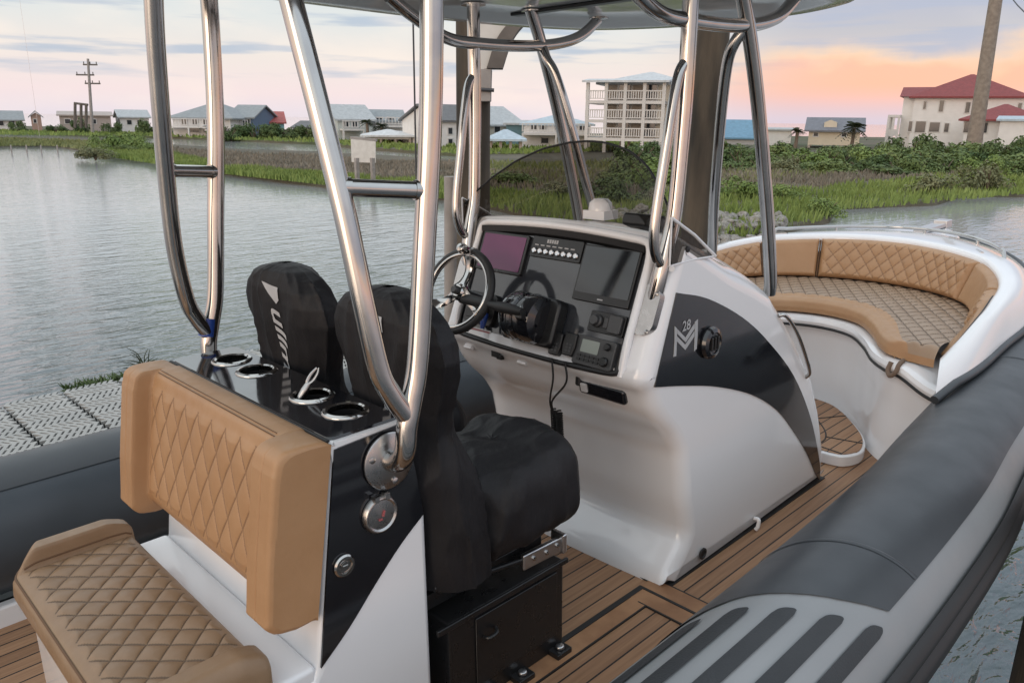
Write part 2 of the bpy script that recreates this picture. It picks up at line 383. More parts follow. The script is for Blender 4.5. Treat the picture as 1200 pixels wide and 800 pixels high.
# ---- hull under the tubes
mb = MB()
hx = [-1.8, 3.2, 4.6, 5.6, 6.3, 6.6]; hb = [1.1, 1.1, .95, .6, .2, .03]; hk = [-.55, -.55, -.5, -.35, .05, .35]
hxs = np.linspace(-1.8, 6.6, 36)
def hull_pt(a, b):
    x = lerp(-1.8, 6.6, a); w = interp(x, hx, hb); k = interp(x, hx, hk); s = b*2-1
    top = interp(x, [-1.8, 4.5, 5.6, 6.6], [-.012, -.012, .1, .45])
    u = abs(s); z = lerp(k, top, max(0, (u-.0))**1.3)
    return (x, YC+w*math.copysign(u**.7, s), z)
mb.grid(hull_pt, 36, 21)
build('hull', mb, [M['gel']], boat)
mb = MB()
for s in (-1, 1): mb.box((.9, YC+s*1.055, .035), (5., .05, .09))
build('deck_coving', mb, [M['gel']], boat, bevel=.012)

# ---- tubes
TY, TZ, TR = .786, .30, .245
tpath = [(-2.4, TY, TZ), (-1.2, TY, TZ), (.4, TY, TZ), (1.6, TY, TZ), (2.3, TY+.008, TZ), (2.9, TY+.03, TZ+.005), (3.4, TY+.075, TZ+.012), (4.0, TY+.12, TZ+.03), (4.6, TY+.19, TZ+.06), (5.2, TY+.31, TZ+.11), (5.7, TY+.53, TZ+.18), (6.1, TY+.84, TZ+.25), (6.32, YC-.12, TZ+.30)]
tsp = spline([Vector(p) for p in tpath], 14)
tl = [0]
for a, b in zip(tsp, tsp[1:]): tl.append(tl[-1]+(b-a).length)
def tube_frame(x):                      # by x along the path
    xs_ = [p.x for p in tsp]; i = min(max(int(np.searchsorted(xs_, x)), 1), len(tsp)-1)
    t = (x-xs_[i-1])/(xs_[i]-xs_[i-1]); c = tsp[i-1].lerp(tsp[i], min(1, max(0, t))); tg = (tsp[i]-tsp[i-1]).normalized()
    side = Vector((0, 0, 1)).cross(tg).normalized(); up = tg.cross(side)
    return c, side, up
def tube_pt(x, th, off=0., port=False):
    c, sd, up = tube_frame(x); p = c+(sd*math.sin(th)+up*math.cos(th))*(TR+off)
    if port: p.y = 2*YC-p.y
    return p
def make_tube(port):
    mb = MB(); nx, nt = 90, 40
    mb.grid(lambda a, b: tube_pt(lerp(-2.4, 6.30, a), 2*PI*b, 0, port), nx, nt, cv=True)
    t = build('tube', mb, [M['hypl'] if not port else M['hypm']], boat)
    # long dark upper patch
    mb = MB(); arc = lambda th: interp(math.degrees(th), [-50, -24, -4, 22, 34, 60], [2.01, 1.87, 1.785, 1.69, 1.63, 1.5])
    if not port:
        mb.grid(lambda a, b: tube_pt(lerp(arc(lerp(R(-47), R(78), b)), 5.6, a**1.0), lerp(R(-47), R(78), b), .004, False), 70, 26)
    else:
        mb.grid(lambda a, b: tube_pt(lerp(-2.3, 5.6, a), lerp(R(-60), R(38), b), .004, True), 80, 24)
    build('top_patch', mb, [M['hypd']], t)
    if not port:
        for k in range(5):
            c0 = R(34-20.6*k); w = R(9.6); mb = MB()
            def st(a, b, c0=c0, w=w):
                th = c0+w*(.5-b)
                e = arc(th)-.085; cut = .035*(1-math.sqrt(max(0, 1-(abs(b-.5)*2)**3.2)))
                return tube_pt(lerp(-1.0, e-cut, a), th, .005)
            mb.grid(st, 34, 13); build('tread_strip', mb, [M['tread']], t)
        for xx in (2.12, 4.35):
            mb = MB(); mb.grid(lambda a, b: tube_pt(xx+.02*a-.1*math.sin(lerp(R(-46), R(60), b)), lerp(R(-46), R(60), b), .0055+.002*math.sin(PI*a)), 5, 24)
            build('seam_tape', mb, [M['hypd']], t)
        mb = MB(); mb.grid(lambda a, b: tube_pt(lerp(-2.3, 3.6, a), lerp(R(76), R(92), b), .007), 60, 5); build('edge_tape', mb, [M['hypl']], t)
    # rub strake: fat ribbed rubber band on the outer side
    mb = MB()
    def rb(a, b):
        th = lerp(R(-116), R(-73), b); prof = .012+.03*math.sin(PI*b)**.6-.012*math.exp(-((b-.72)/.06)**2)
        return tube_pt(lerp(-2.4, 6.25, a), th, prof, port)
    mb.grid(rb, 90, 22); build('rub_strake', mb, [M['rubber']], t)
    return t
tube_s = make_tube(False); tube_p = make_tube(True)
tag(tube_s, 'starboard tube, light grey with dark tread strips'); tag(tube_p, 'port tube, slate grey')

# ---- console
prof = [(2.27, 0), (2.272, .03), (2.30, .062), (2.405, .165), (2.395, .22), (2.365, .32), (2.345, .45), (2.325, .54), (2.27, .625), (2.19, .70), (2.14, .765), (2.115, .832), (2.075, .862), (2.062, .885), (2.072, .905),
        (2.252, 1.330), (2.272, 1.352), (2.31, 1.348), (2.43, 1.288), (2.62, 1.19), (2.80, 1.115), (2.95, 1.045), (3.07, .94), (3.24, .775), (3.41, .59), (3.53, .38), (3.61, .19), (3.628, .05), (3.628, 0)]
pr = [tuple(p) for p in resample(prof, 96)]
def cmod(q, i, y):
    c = max(0, 1-((y-YC)/.53)**2); k = sstep(2.2, 2.95, q.x)*.16+.016*sstep(1.9, 2.3, q.x)
    w = sstep(.95, 1.15, q.z)
    q.z += c*k*w
    if q.x < 2.42 and q.z < .9: q.x -= .02*c        # slight belly of the aft face
    return q
mb = MB(); rounded_extrude(mb, pr, YC-.53, YC+.53, .055, 26, 0, cmod)
console = build('console', mb, [M['gel']], boat, smooth=50)
mb = MB(); mb.box((2.949, YC, .003), (1.372, 1.07, .005)); build('sealant_line', mb, [M['rubber']], console, smooth=0)
DP = np.array([2.09, 0, .88]); DD = np.array([.18, 0, .45]); DD /= np.linalg.norm(DD); DN = np.array([-DD[2], 0, DD[0]])
def dash(u, v, h=0.): p = DP+DD*v+DN*h; return Vector((p[0], YC+u, p[2]))
def dbox(mb, u0, u1, v0, v1, h0, h1, mi=0):
    vs = [dash(u, v, h) for u in (u0, u1) for v in (v0, v1) for h in (h0, h1)]
    return mb.add(vs, [(0, 1, 3, 2), (4, 6, 7, 5), (0, 4, 5, 1), (2, 3, 7, 6), (0, 2, 6, 4), (1, 5, 7, 3)], mi)
def rrect(u0, u1, v0, v1, r, n=6):
    out = []
    for cx, cy, a0 in ((u1-r, v1-r, 0), (u0+r, v1-r, 90), (u0+r, v0+r, 180), (u1-r, v0+r, 270)):
        for k in range(n+1): a = R(a0+90*k/n); out.append((cx+r*math.cos(a), cy+r*math.sin(a)))
    return out
def dprism(mb, outline, h0, h1, mi=0): return mb.prism([dash(u, v, h0) for u, v in outline], Vector(DN)*(h1-h0), mi)
def topv(u): return .462+.02*(1-(u/.42)**2)
panel = [(-.42, .0), (.42, .0)]+[(u, topv(u)) for u in np.linspace(.42, -.42, 15)]
mb = MB(); dprism(mb, panel, .006, .03); build('dash_panel', mb, [M['dash']], console, bevel=.002)
# raised brow and rim round the dash
path = [dash(.435, .0, .02)]+[dash(.437, v, .035) for v in (.1, .2, .3, .4)]+[dash(.43, .455, .04)]+[dash(u, topv(u)+.012, .04) for u in np.linspace(.40, -.40, 13)]+[dash(-.43, .455, .04)]+[dash(-.437, v, .035) for v in (.4, .3, .2, .1)]+[dash(-.435, 0, .02)]
mb = MB(); mb.tube(path, .0155, 12, sm=3); build('dash_rim', mb, [M['gel']], console)
path2 = [dash(u, topv(u)-.004, .045) for u in np.linspace(.415, -.415, 15)]
mb = MB()
for (a, b) in zip(path2, path2[1:]):
    d2 = Vector(DN); dv = Vector(DD)
    mb.add([a-d2*.015, b-d2*.015, b-d2*.015-dv*.03, a-d2*.015-dv*.03, a+d2*.012, b+d2*.012, b+d2*.002-dv*.022, a+d2*.002-dv*.022], [(0, 1, 2, 3), (4, 5, 6, 7), (0, 1, 5, 4), (2, 3, 7, 6), (0, 3, 7, 4), (1, 2, 6, 5)])
build('brow_band', mb, [M['blackpl']], console)  # black strip along the dash top, inside the rim
mb = MB(); mb.tube([dash(.425, .03, .03), dash(.41, .004, .035), dash(.2, -.006, .037), dash(0, -.008, .037), dash(-.2, -.006, .037), dash(-.405, .004, .035), dash(-.42, .03, .03)], .011, 8, sm=4); build('lip_trim', mb, [M['rubber']], console)
for u in (-.421, .421):
    mb = MB(); mb.tube([dash(u, v, .033) for v in (.0, .2, .46)], .007, 8, sm=1); build('side_trim', mb, [M['blackpl']], console)
# tablet, switches, plotter
mb = MB(); dprism(mb, rrect(.138, .402, .278, .442, .01), .03, .046); t_ = build('tablet', mb, [M['blackpl']], console, bevel=.003)
mb = MB(); dprism(mb, rrect(.15, .39, .29, .431, .004), .0465, .0478); mb2 = MB()
build('screen', mb, [M['purple']], t_)
mb = MB(); mb.lathe([(.006, 0), (.006, .001), (.004, .0012)], dash(.268, .2835, .046), DN, 16); build('home_button', mb, [M['greyd']], t_)
mb = MB(); dprism(mb, rrect(-.137, .122, .365, .447, .006), .03, .04); sw = build('switch_panel', mb, [M['blackpl']], console, bevel=.002)
for k in range(8):
    mb = MB(); c = dash(.100-.0305*k, .389, .04); mb.lathe([(.0125, 0), (.0125, .005), (.0095, .008), (.009, .006), (.003, .0055)], c, DN, 18); build('switch_button', mb, [M['alu']], sw)
mb = MB()
for k in range(5): dbox(mb, -.012+.012*k, -.003+.012*k, .424, .438, .0405, .0412)
for k in range(7): dbox(mb, .085-.031*k, .105-.031*k, .410, .4145, .0405, .0411)
build('legend_print', mb, [M['lettering']], sw, smooth=0)
mb = MB(); dprism(mb, rrect(-.405, -.146, .232, .44, .006), .03, .043); pl = build('chart_plotter', mb, [M['blackpl']], console, bevel=.003)
mb = MB(); dprism(mb, rrect(-.397, -.154, .262, .434, .003), .0435, .0445); build('screen', mb, [M['screen']], pl)
mb = MB(); dbox(mb, -.29, -.265, .244, .249, .0432, .0437); build('brand_mark', mb, [M['lettering']], pl, smooth=0)
mb = MB(); dprism(mb, rrect(-.41, -.252, .132, .207, .006), .03, .04); js = build('control_pad', mb, [M['blackpl']], console, bevel=.002)
mb = MB(); mb.lathe([(.024, 0), (.024, .008), (.019, .012), (.018, .024), (.016, .026)], dash(-.288, .172, .04), DN, 24); build('knob', mb, [M['greyd']], js)
mb = MB(); dprism(mb, rrect(-.402, -.345, .138, .202, .008), .04, .052); dprism(mb, rrect(-.34, -.32, .15, .19, .003), .04, .046); build('rocker', mb, [M['greyd']], js, bevel=.003)
mb = MB(); dprism(mb, rrect(-.405, -.225, .005, .112, .012), .03, .05); vh = build('radio', mb, [M['greyd']], console, bevel=.004)
mb = MB(); dprism(mb, rrect(-.335, -.255, .052, .098, .004), .0505, .0515); build('screen', mb, [M['lcd']], vh)
for (u, v, r_) in ((-.372, .088, .013), (-.372, .035, .017)):
    mb = MB(); mb.lathe([(r_, 0), (r_, .01), (r_*.8, .014)], dash(u, v, .05), DN, 20); build('knob', mb, [M['blackpl']], vh)
mb = MB()
for k in range(5):
    for j in range(2): dprism(mb, rrect(-.255-.021*k-.008, -.255-.021*k+.008, .02+.014*j, .03+.014*j, .003), .05, .0535)
build('key', mb, [M['blackpl']], vh)
def mic(u, v):
    mb = MB(); dprism(mb, [(u-.028, v+.04), (u+.028, v+.04), (u+.03, v-.01), (u+.022, v-.045), (u-.022, v-.045), (u-.03, v-.01)], .032, .062)
    m = build('microphone', mb, [M['blackpl']], console, bevel=.006)
    mb = MB()
    for a in range(3):
        for b in range(2): dprism(mb, rrect(u+.004-.016*b-.005, u+.004-.016*b+.005, v-.03+.012*a, v-.023+.012*a, .002), .062, .0635)
    build('speaker_slot', mb, [M['greyd']], m)
mic(-.14, .058); mic(-.205, .068)
# curly microphone cords under the dash
mb = MB()
def cord(u, ux):
    a = dash(u, .0, .055); return [a, a+Vector((.005, -.002, -.08)), Vector((2.10, YC+ux, .70)), Vector((2.13, YC+ux+.004, .62))]
mb.tube(cord(-.14, -.075), .004, 6, sm=6); mb.tube(cord(-.205, -.085), .004, 6, sm=6)
for ux, r_ in ((-.068, .012), (-.095, .012)):
    n_ = 260; pts = []
    for i in range(n_): t = i/n_; pts.append(Vector((2.13+.02*t+r_*math.cos(i*.62), YC+ux+r_*math.sin(i*.62), .655-.25*t)))
    mb.tube(pts, .0036, 5, sm=1)
build('coiled_cord', mb, [M['rubber']], console)
# label, key switch, small fittings
mb = MB(); dprism(mb, rrect(.225, .395, .002, .04, .003), .031, .032); lb = build('warning_label', mb, [M['label']], console, smooth=0)
mb = MB(); dbox(mb, .232, .388, .028, .034, .0321, .0326); build('red_band', mb, [M['red']], lb, smooth=0)
mb = MB()
for k in range(3): dbox(mb, .24, .385-.02*k, .007+.006*k, .0095+.006*k, .0321, .0325)
build('print_lines', mb, [M['greyd']], lb, smooth=0)
mb = MB(); dprism(mb, rrect(.215, .385, .055, .185, .02), .03, .055); dprism(mb, rrect(.255, .35, .075, .125, .012), .055, .085); mb.tube([dash(.3, .06, .07), dash(.30, .045, .09), dash(.305, .015, .095)], .012, 10); ks = build('ignition_panel', mb, [M['blackpl']], console, bevel=.004)
mb = MB(); mb.lathe([(.018, 0), (.018, .012), (.012, .016)], dash(.345, .15, .055), DN, 18); mb.lathe([(.016, 0), (.016, .012), (.01, .016)], dash(.255, .155, .055), DN, 18); build('key_switch', mb, [M['greyd']], ks)
mb = MB(); mb.tube([dash(.235, .10, .07), dash(.23, .085, .085), dash(.226, .04, .085)], [.008, .014, .014, .008], 10); build('key_float', mb, [M['blue']], ks)
# side panel (black, curved horn shape)
sp_top = [(2.241, 1.173), (2.445, 1.118), (2.70, 1.002), (2.923, .86), (3.185, .649), (3.403, .387), (3.555, .112), (3.575, .012)]
sp_bot = [(3.525, .057), (3.394, .216), (3.236, .371), (3.051, .525), (2.814, .657), (2.543, .758), (2.308, .82), (2.135, .858)]
outl = [p for p in spline([Vector((p[0], p[1], 0)) for p in sp_top], 5)]+[p for p in spline([Vector((p[0], p[1], 0)) for p in sp_bot], 5)]
mb = MB(); mb.prism([(p.x, YC-.534, p.y) for p in outl], (0, .006, 0)); sdp = build('side_panel', mb, [M['gloss']], console, smooth=0)
mb = MB(); mb.prism([(p.x, YC+.534, p.y) for p in outl], (0, -.006, 0)); build('side_panel', mb, [M['gloss']], console, smooth=0)
# emblem: stylised M of two bars and chevrons, with a 28
def sidept(px, py): p = on_y(px, py, YC-.536); return p
mb = MB()
def spoly(pts): mb.prism([tuple(sidept(*p)) for p in pts], (0, .0015, 0))
spoly([(790.8, 382), (793.6, 385), (793.2, 400), (792.6, 417), (789.5, 418), (790.6, 400)])
spoly([(814.5, 377), (818.0, 374), (817.6, 392), (816.6, 408.5), (813.5, 411.5), (814.2, 394)])
spoly([(793.9, 385.5), (803.5, 395.5), (814, 379), (814, 385), (803.6, 401), (793.8, 391)])
spoly([(793.6, 394), (803.2, 404), (813.8, 388), (813.7, 394), (803.2, 410), (793.5, 400)])
tv, tf_ = text_mb('28', .052)
b0 = sidept(799.5, 388.5); ex = sidept(810, 384.6)-b0; ex /= np.linalg.norm(ex); ez = np.array([0, 0, 1.])
mb.add([tuple(b0+ex*v[0]+ez*v[1]) for v in tv], tf_)
build('emblem', mb, [M['lettering']], console, smooth=0)
c = sidept(831, 401); mb = MB(); mb.lathe([(.060, 0), (.062, .008), (.056, .02), (.042, .026), (.038, .02), (.0, .019)], c, (0, -1, 0), 36)
vc = build('vent_cap', mb, [M['gloss']], console)
mb = MB()
for k in range(3): mb.box((c[0]-.02+.02*k, c[1]-.024, c[2]), (.010, .012, .05))
build('louvre', mb, [M['blackpl']], vc, bevel=.003)
# hoods fittings: glove recess, latches, drains
mb = MB(); rot = Matrix.Rotation(R(-14), 3, 'Y')
mb.box((2.118, 1.70, .797), (.03, .215, .06), 0, rot); gl_ = build('recessed_handle', mb, [M['gloss']], console, bevel=.012)
mb = MB(); mb.box((2.105, 1.775, .797), (.02, .03, .035), 0, rot); build('latch', mb, [M['label']], gl_, bevel=.004)
for u in (.39, .07):
    mb = MB(); mb.box((2.10, YC+u, .828), (.03, .05, .02), 0, Matrix.Rotation(R(-40), 3, 'Y')); build('catch', mb, [M['gel']], console, bevel=.006)
mb = MB(); mb.box((2.10, YC+.21, .835), (.04, .05, .03)); mb.box((2.09, YC+.19, .825), (.02, .03, .02)); mb.lathe([(.012, 0), (.014, .03), (.01, .035)], (2.10, 1.80, .835), (0, 0, -1), 12); build('connector', mb, [M['blackpl']], console, bevel=.004)
mb = MB(); mb.lathe([(.024, 0), (.024, .006), (.017, .008), (.015, .003), (0, .002)], sidept(823, 648), (0, -1, 0), 20); build('drain_hole', mb, [M['rubber']], console)
mb = MB(); p = sidept(884, 607); mb.tube([p, p+np.array([.0, -.02, .0]), p+np.array([-.005, -.022, -.03]), p+np.array([-.01, -.015, -.045])], .009, 10); build('vent_hook', mb, [M['gel']], console)
# moulded crease on the aft face and grab rail on the fore side
mb = MB(); mb.tube([(3.0, 1.49, .955), (3.03, 1.47, .95), (3.12, 1.464, .87), (3.21, 1.464, .765), (3.30, 1.468, .645), (3.315, 1.49, .61)], .0085, 12, sm=8); build('grab_rail', mb, [M['steel']], console)
mb = MB(); mb.box((2.50, 2.04, 1.375), (.09, .11, .035)); mb.lathe([(.05, 0), (.046, .03), (.03, .045), (0, .048)], (2.50, 2.04, 1.392), (0, 0, 1), 20); build('nav_light', mb, [M['gel']], console)
mb = MB(); mb.box((2.50, 1.80, 1.36), (.1, .19, .05), 0, Matrix.Rotation(R(20), 3, 'Y')); build('compass_cover', mb, [M['blackpl']], console, bevel=.012)

# ---- windshield
mb = MB()
def wpt(a, b, off=0):
    y = .53*math.cos(PI*(1-a)); d = abs(y); q = (d/.53)**2
    zt = interp(d, [0, .1, .22, .33, .42, .48, .53], [1.666, 1.659, 1.634, 1.585, 1.520, 1.462, 1.40])
    base = Vector((2.53-.32*q, YC+y, 1.255+.075*(1-q))); top = Vector((2.40-.19*q, YC+y, zt))
    return base.lerp(top, b)+Vector((off, 0, 0))
mb.grid(lambda a, b: wpt(a, b), 60, 12)
ws = build('windshield', mb, [M['smoke']], boat)
mb = MB(); mb.tube([wpt(a, 1) for a in np.linspace(0, 1, 44)], .0042, 8, sm=1); build('edge_trim', mb, [M['rubber']], ws)
mb = MB(); mb.tube([wpt(a, 0)+Vector((0, 0, .004)) for a in np.linspace(0, 1, 44)], .011, 8, sm=1); build('base_gasket', mb, [M['gel']], ws)
for s in (-1, 1):
    yy = YC+s*.527; tri = [(2.20, yy, 1.43), (2.34, yy, 1.36), (2.485, yy, 1.268), (2.34, yy, 1.274), (2.20, yy, 1.27)]
    mb = MB(); mb.prism(tri, (0, -s*.006, 0)); build('side_wing', mb, [M['smoke']], ws, smooth=0)
    mb = MB(); mb.tube(tri[:3], .006, 8, sm=1); mb.tube(tri[2:]+tri[:1], .004, 8, sm=1); build('wing_trim', mb, [M['gel']], ws)
    mb = MB(); mb.lathe([(.011, 0), (.011, .006), (.005, .009)], (2.30, yy, 1.315), (0, s, 0), 14); build('screw', mb, [M['rubber']], ws)

# ---- steering wheel
wc = Vector((1.935, 2.275, 1.112)); wn_ = Vector((-.90, -.10, .42)).normalized(); we1 = wn_.cross(Vector((0, 0, 1))).normalized(); we2 = we1.cross(wn_).normalized()*-1
if we2.z < 0: we2 = -we2
WR = .158
def wp(r_, t, h=0): return wc+(we1*math.cos(t)+we2*math.sin(t))*r_+wn_*h
mb = MB(); mb.lathe([(.0, .012), (.022, .012), (.03, .004), (.034, -.012), (.03, -.03), (.022, -.05), (.022, -.21), (0, -.21)], wc, wn_, 24)
whl = build('steering_wheel', mb, [M['steel']], boat)
mb = MB(); mb.tube([wp(WR, 2*PI*k/48) for k in range(48)], .0155, 14, sm=1, closed=True); rimo = build('rim', mb, [M['rubber']], whl)
mb = MB(); mb.tube([wp(WR-.012, 2*PI*k/48, .008) for k in range(48)], .0085, 10, sm=1, closed=True); build('rim_inlay', mb, [M['steel']], whl)
for a in (PI*.5, PI*1.17, PI*1.83):
    mb = MB()
    for side in (-1,):
        def spk(s, b, a=a): 
            r_ = lerp(.018, WR-.006, s); w = lerp(.032, .017, math.sin(PI*s)**.6) ; tt = (b-.5)*2
            return wc+(we1*math.cos(a)+we2*math.sin(a))*r_+(-we1*math.sin(a)+we2*math.cos(a))*w*tt+wn_*(.006-.028*math.sin(PI*s)+.004*(1-tt*tt))
        mb.grid(spk, 14, 7); 
        mb.grid(lambda s, b: spk(s, b)-wn_*.007, 14, 7)
    build('spoke', mb, [M['steel']], whl)
mb = MB(); mb.lathe([(.0, .034), (.012, .034), (.017, .028), (.017, .014), (.012, .01)], wc, wn_, 20); build('hub_nut', mb, [M['greyd']], whl)
kp = wp(WR, PI*.5, .03); mb = MB(); mb.lathe([(.0, .036), (.016, .032), (.022, .015), (.018, -.005), (.012, -.02)], kp, wn_, 18); mb.box(wp(WR, PI*.5, .0), (.04, .05, .03)); build('wheel_knob', mb, [M['steel']], whl, bevel=.003)

# ---- throttle
mb = MB(); dprism(mb, rrect(-.14, .13, .03, .215, .03), .03, .085); thr = build('throttle', mb, [M['satin']], boat, bevel=.012, seg=3)
ax_ = (0, 1, 0); dc = dash(-.01, .125, .095)
mb = MB(); mb.lathe([(.055, -.085), (.085, -.075), (.092, -.055), (.092, -.012), (.083, -.006), (.083, .006), (.092, .012), (.092, .055), (.085, .075), (.055, .085)], dc, ax_, 40); build('drum', mb, [M['gloss']], thr)
mb = MB()
for h in (-.03, .03, .055): mb.lathe([(.0925, h-.002), (.094, h), (.0925, h+.002)], dc, ax_, 40)
mb.lathe([(.06, .086), (.06, .09), (.03, .094), (0, .095)], dc, ax_, 30); build('drum_ring', mb, [M['steel']], thr)
mb = MB(); g0 = dc+Vector(DN)*.115+Vector(DD)*.01
mb.tube([g0+Vector((0, -.07, 0)), g0+Vector((0, .02, 0)), g0+Vector((0, .10, 0)), g0+Vector((0, .26, 0))], [.013, .02, .021, .017, .021, .021], 16, sm=6)
build('grip', mb, [M['rubber']], thr)
mb = MB(); mb.box(dc+Vector(DN)*.08+Vector((0, -.05, 0)), (.06, .03, .035), 0, Matrix.Rotation(R(20), 3, 'Y')); mb.tube([dc+Vector((0, -.05, 0))+Vector(DN)*.05, g0+Vector((0, -.055, 0))], .013, 10); build('lever', mb, [M['satin']], thr, bevel=.006)

# ---- leaning post
pp = [(.60, 0), (.60, .34), (.67, .385), (.80, .40), (.815, .43), (.897, .995), (.90, 1.012), (.914, 1.012), (.914, .918), (1.110, .918), (1.110, 1.012), (1.12, 1.012), (1.128, .99), (1.172, .72), (1.168, .0)]
mb = MB(); rounded_extrude(mb, pp, 1.54, 2.50, .02, 4, 0, None, 4); [mb.box((1.012, y_, .964), (.204, .03, .095)) for y_ in (1.557, 2.483)]; post = build('leaning_post', mb, [M['gel']], boat, smooth=35)
PX = [on_y(x, y, 1.536)[[0, 2]] for x, y in [(392, 527), (476, 494), (497, 602), (470, 638), (440, 685), (410, 735), (377, 783)]]
mb = MB(); mb.prism([(q[0], 1.537, q[1]) for q in smooth2d(PX[2:], 4)+[tuple(PX[0]), tuple(PX[1])]], (0, .006, 0)); build('side_panel', mb, [M['gloss']], post, smooth=0)
# top panel with four real holes
cups = [1.689, 1.857, 2.179, 2.345]; CX = 1.036
bm = bmesh.new(); loops = []
outer = [(x, y) for x, y in rrect(.905, 1.118, 1.56, 2.488, .02, 4)]
for L_ in [outer]+[[(CX+.05*math.cos(2*PI*k/32), c+.05*math.sin(2*PI*k/32)) for k in range(32)] for c in cups]:
    vs = [bm.verts.new((x, y, 1.0185)) for x, y in L_]; loops += [bm.edges.new((vs[i], vs[(i+1) % len(vs)])) for i in range(len(vs))]
bmesh.ops.triangle_fill(bm, use_beauty=True, edges=loops)
bm.verts.index_update(); mb = MB(); mb.add([v.co[:] for v in bm.verts], [tuple(v.index for v in f.verts) for f in bm.faces])
n_ = len(outer); vv = [(x, y, 1.0185) for x, y in outer]+[(x, y, 1.0125) for x, y in rrect(.902, 1.121, 1.557, 2.491, .02, 4)]
mb.add(vv, [(i, (i+1) % n_, (i+1) % n_+n_, i+n_) for i in range(n_)]); bm.free()
build('top_panel', mb, [M['gloss']], post, smooth=20)
for c in cups:
    mb = MB(); mb.lathe([(.047, -.012), (.047, .003), (.052, .0065), (.060, .005), (.0635, .0005), (.0635, -.0004)], (CX, c, 1.0187), (0, 0, 1), 36, caps=False)
    cu = build('cup_holder', mb, [M['steel']], post)
    mb = MB(); mb.lathe([(.0465, -.011), (.044, -.088), (.0, -.0885)], (CX, c, 1.0187), (0, 0, 1), 28, caps=False); build('cup_liner', mb, [M['satin']], cu)
mb = MB(); mb.tube([(.899, 1.555, 1.012), (.899, 2.49, 1.012)], .006, 8, sm=1); build('edge_trim', mb, [M['rubber']], post)
# fuel filler cap, lock
fc = on_y(444, 601, 1.535); mb = MB(); mb.lathe([(.052, 0), (.052, .006), (.047, .015), (.044, .016), (.039, .012), (.02, .014), (0, .0145)], fc, (0, -1, 0), 32)
for dx in (-.016, .016): mb.box((fc[0]+dx, fc[1]-.012, fc[2]+.049), (.013, .02, .016))
fcap = build('filler_cap', mb, [M['steelb']], post)
mb = MB(); mb.box((fc[0]+.004, fc[1]-.0165, fc[2]+.004), (.005, .003, .016), 0, Matrix.Rotation(R(20), 3, 'Y')); mb.box((fc[0]-.006, fc[1]-.0165, fc[2]-.010), (.010, .003, .004)); build('red_print', mb, [M['red']], fcap, smooth=0)
lk = on_y(403, 662, 1.535); mb = MB(); mb.lathe([(.03, 0), (.03, .004), (.026, .008), (.02, .008), (.018, .003), (.013, .003), (.012, .008), (0, .008)], lk, (0, -1, 0), 28); mb.box((lk[0], lk[1]-.0085, lk[2]), (.014, .004, .006)); build('push_lock', mb, [M['steel']], post)
# backrest cushion
mb = MB()
bp_ = [(.822, .605), (.775, .602), (.752, .612), (.744, .64)]+[(lerp(.744, .800, t), lerp(.64, .985, t)) for t in np.linspace(.03, .97, 44)]+[(.802, .985), (.81, 1.012), (.83, 1.026), (.86, 1.028), (.888, 1.024), (.896, 1.01)]
bpn = np.array(bp_)
def backrest(a, b):
    y = lerp(1.535, 2.505, a); i = b*(len(bp_)-1); j = min(int(i), len(bp_)-2); x, z = bpn[j]+(bpn[j+1]-bpn[j])*(i-j)
    e = min(y-1.535, 2.505-y); w = 1-sstep(.105, .117, e)       # wings
    e2 = min(e/.018, 1); ins = .018*(1-math.sqrt(max(0, 1-(1-e2)**2)))
    front = sstep(.0, .12, b)*(1-sstep(.90, .97, b))
    x2 = x-.055*w*sstep(.0, .06, b)*(1-sstep(.935, 1, b)); z2 = z-.035*w*(1-sstep(.05, .35, b))
    if e > .117 and 3 <= i <= 48:
        zz = z; edge = min(1, min((e-.117)/.02, (i-3)/3, (48-i)/3)); x2 -= .008*quilt(y-YC, zz, .084, .150)*max(0, edge)
    # seam lines
    for se in (.060,):
        if w > .5: x2 += .004*math.exp(-((e-se)/.003)**2)*front
    if 0 < b < 1: x2 += ins*.9; z2 += ins*.6*(1 if b < .5 else -1)
    return (x2, y, z2)
def bq(a, b):
    y = lerp(1.535, 2.505, a); e = min(y-1.535, 2.505-y); i = b*(len(bp_)-1)
    if e < .12 or i < 3.5 or i > 47.5: return 0
    j = min(int(i), len(bp_)-2); z = bpn[j][1]+(bpn[j+1][1]-bpn[j][1])*(i-j); return 1 if seamline(y-YC, z, .084, .150, .03) else 0
mb.grid(backrest, 420, 150, bq)
for a in (0, 1): mb.cap([backrest(a, b/149) for b in range(150)])
build('backrest', mb, [M['tan'], M['tanline']], post, smooth=60)
mb = MB()
for dz in (0, .011):
    pts = [backrest(a, .94)  for a in np.linspace(.13, .87, 30)]
    mb.tube([Vector(p)+Vector((-.002-dz*.6, 0, .004-dz*.6)) for p in pts], .0013, 5, sm=1)
build('stitching', mb, [M['stitch']], post)
# ledge between backrest and seat
mb = MB(); mb.box((.735, YC, .41), (.16, .945, .05)); build('seat_ledge', mb, [M['gel']], post, bevel=.015)

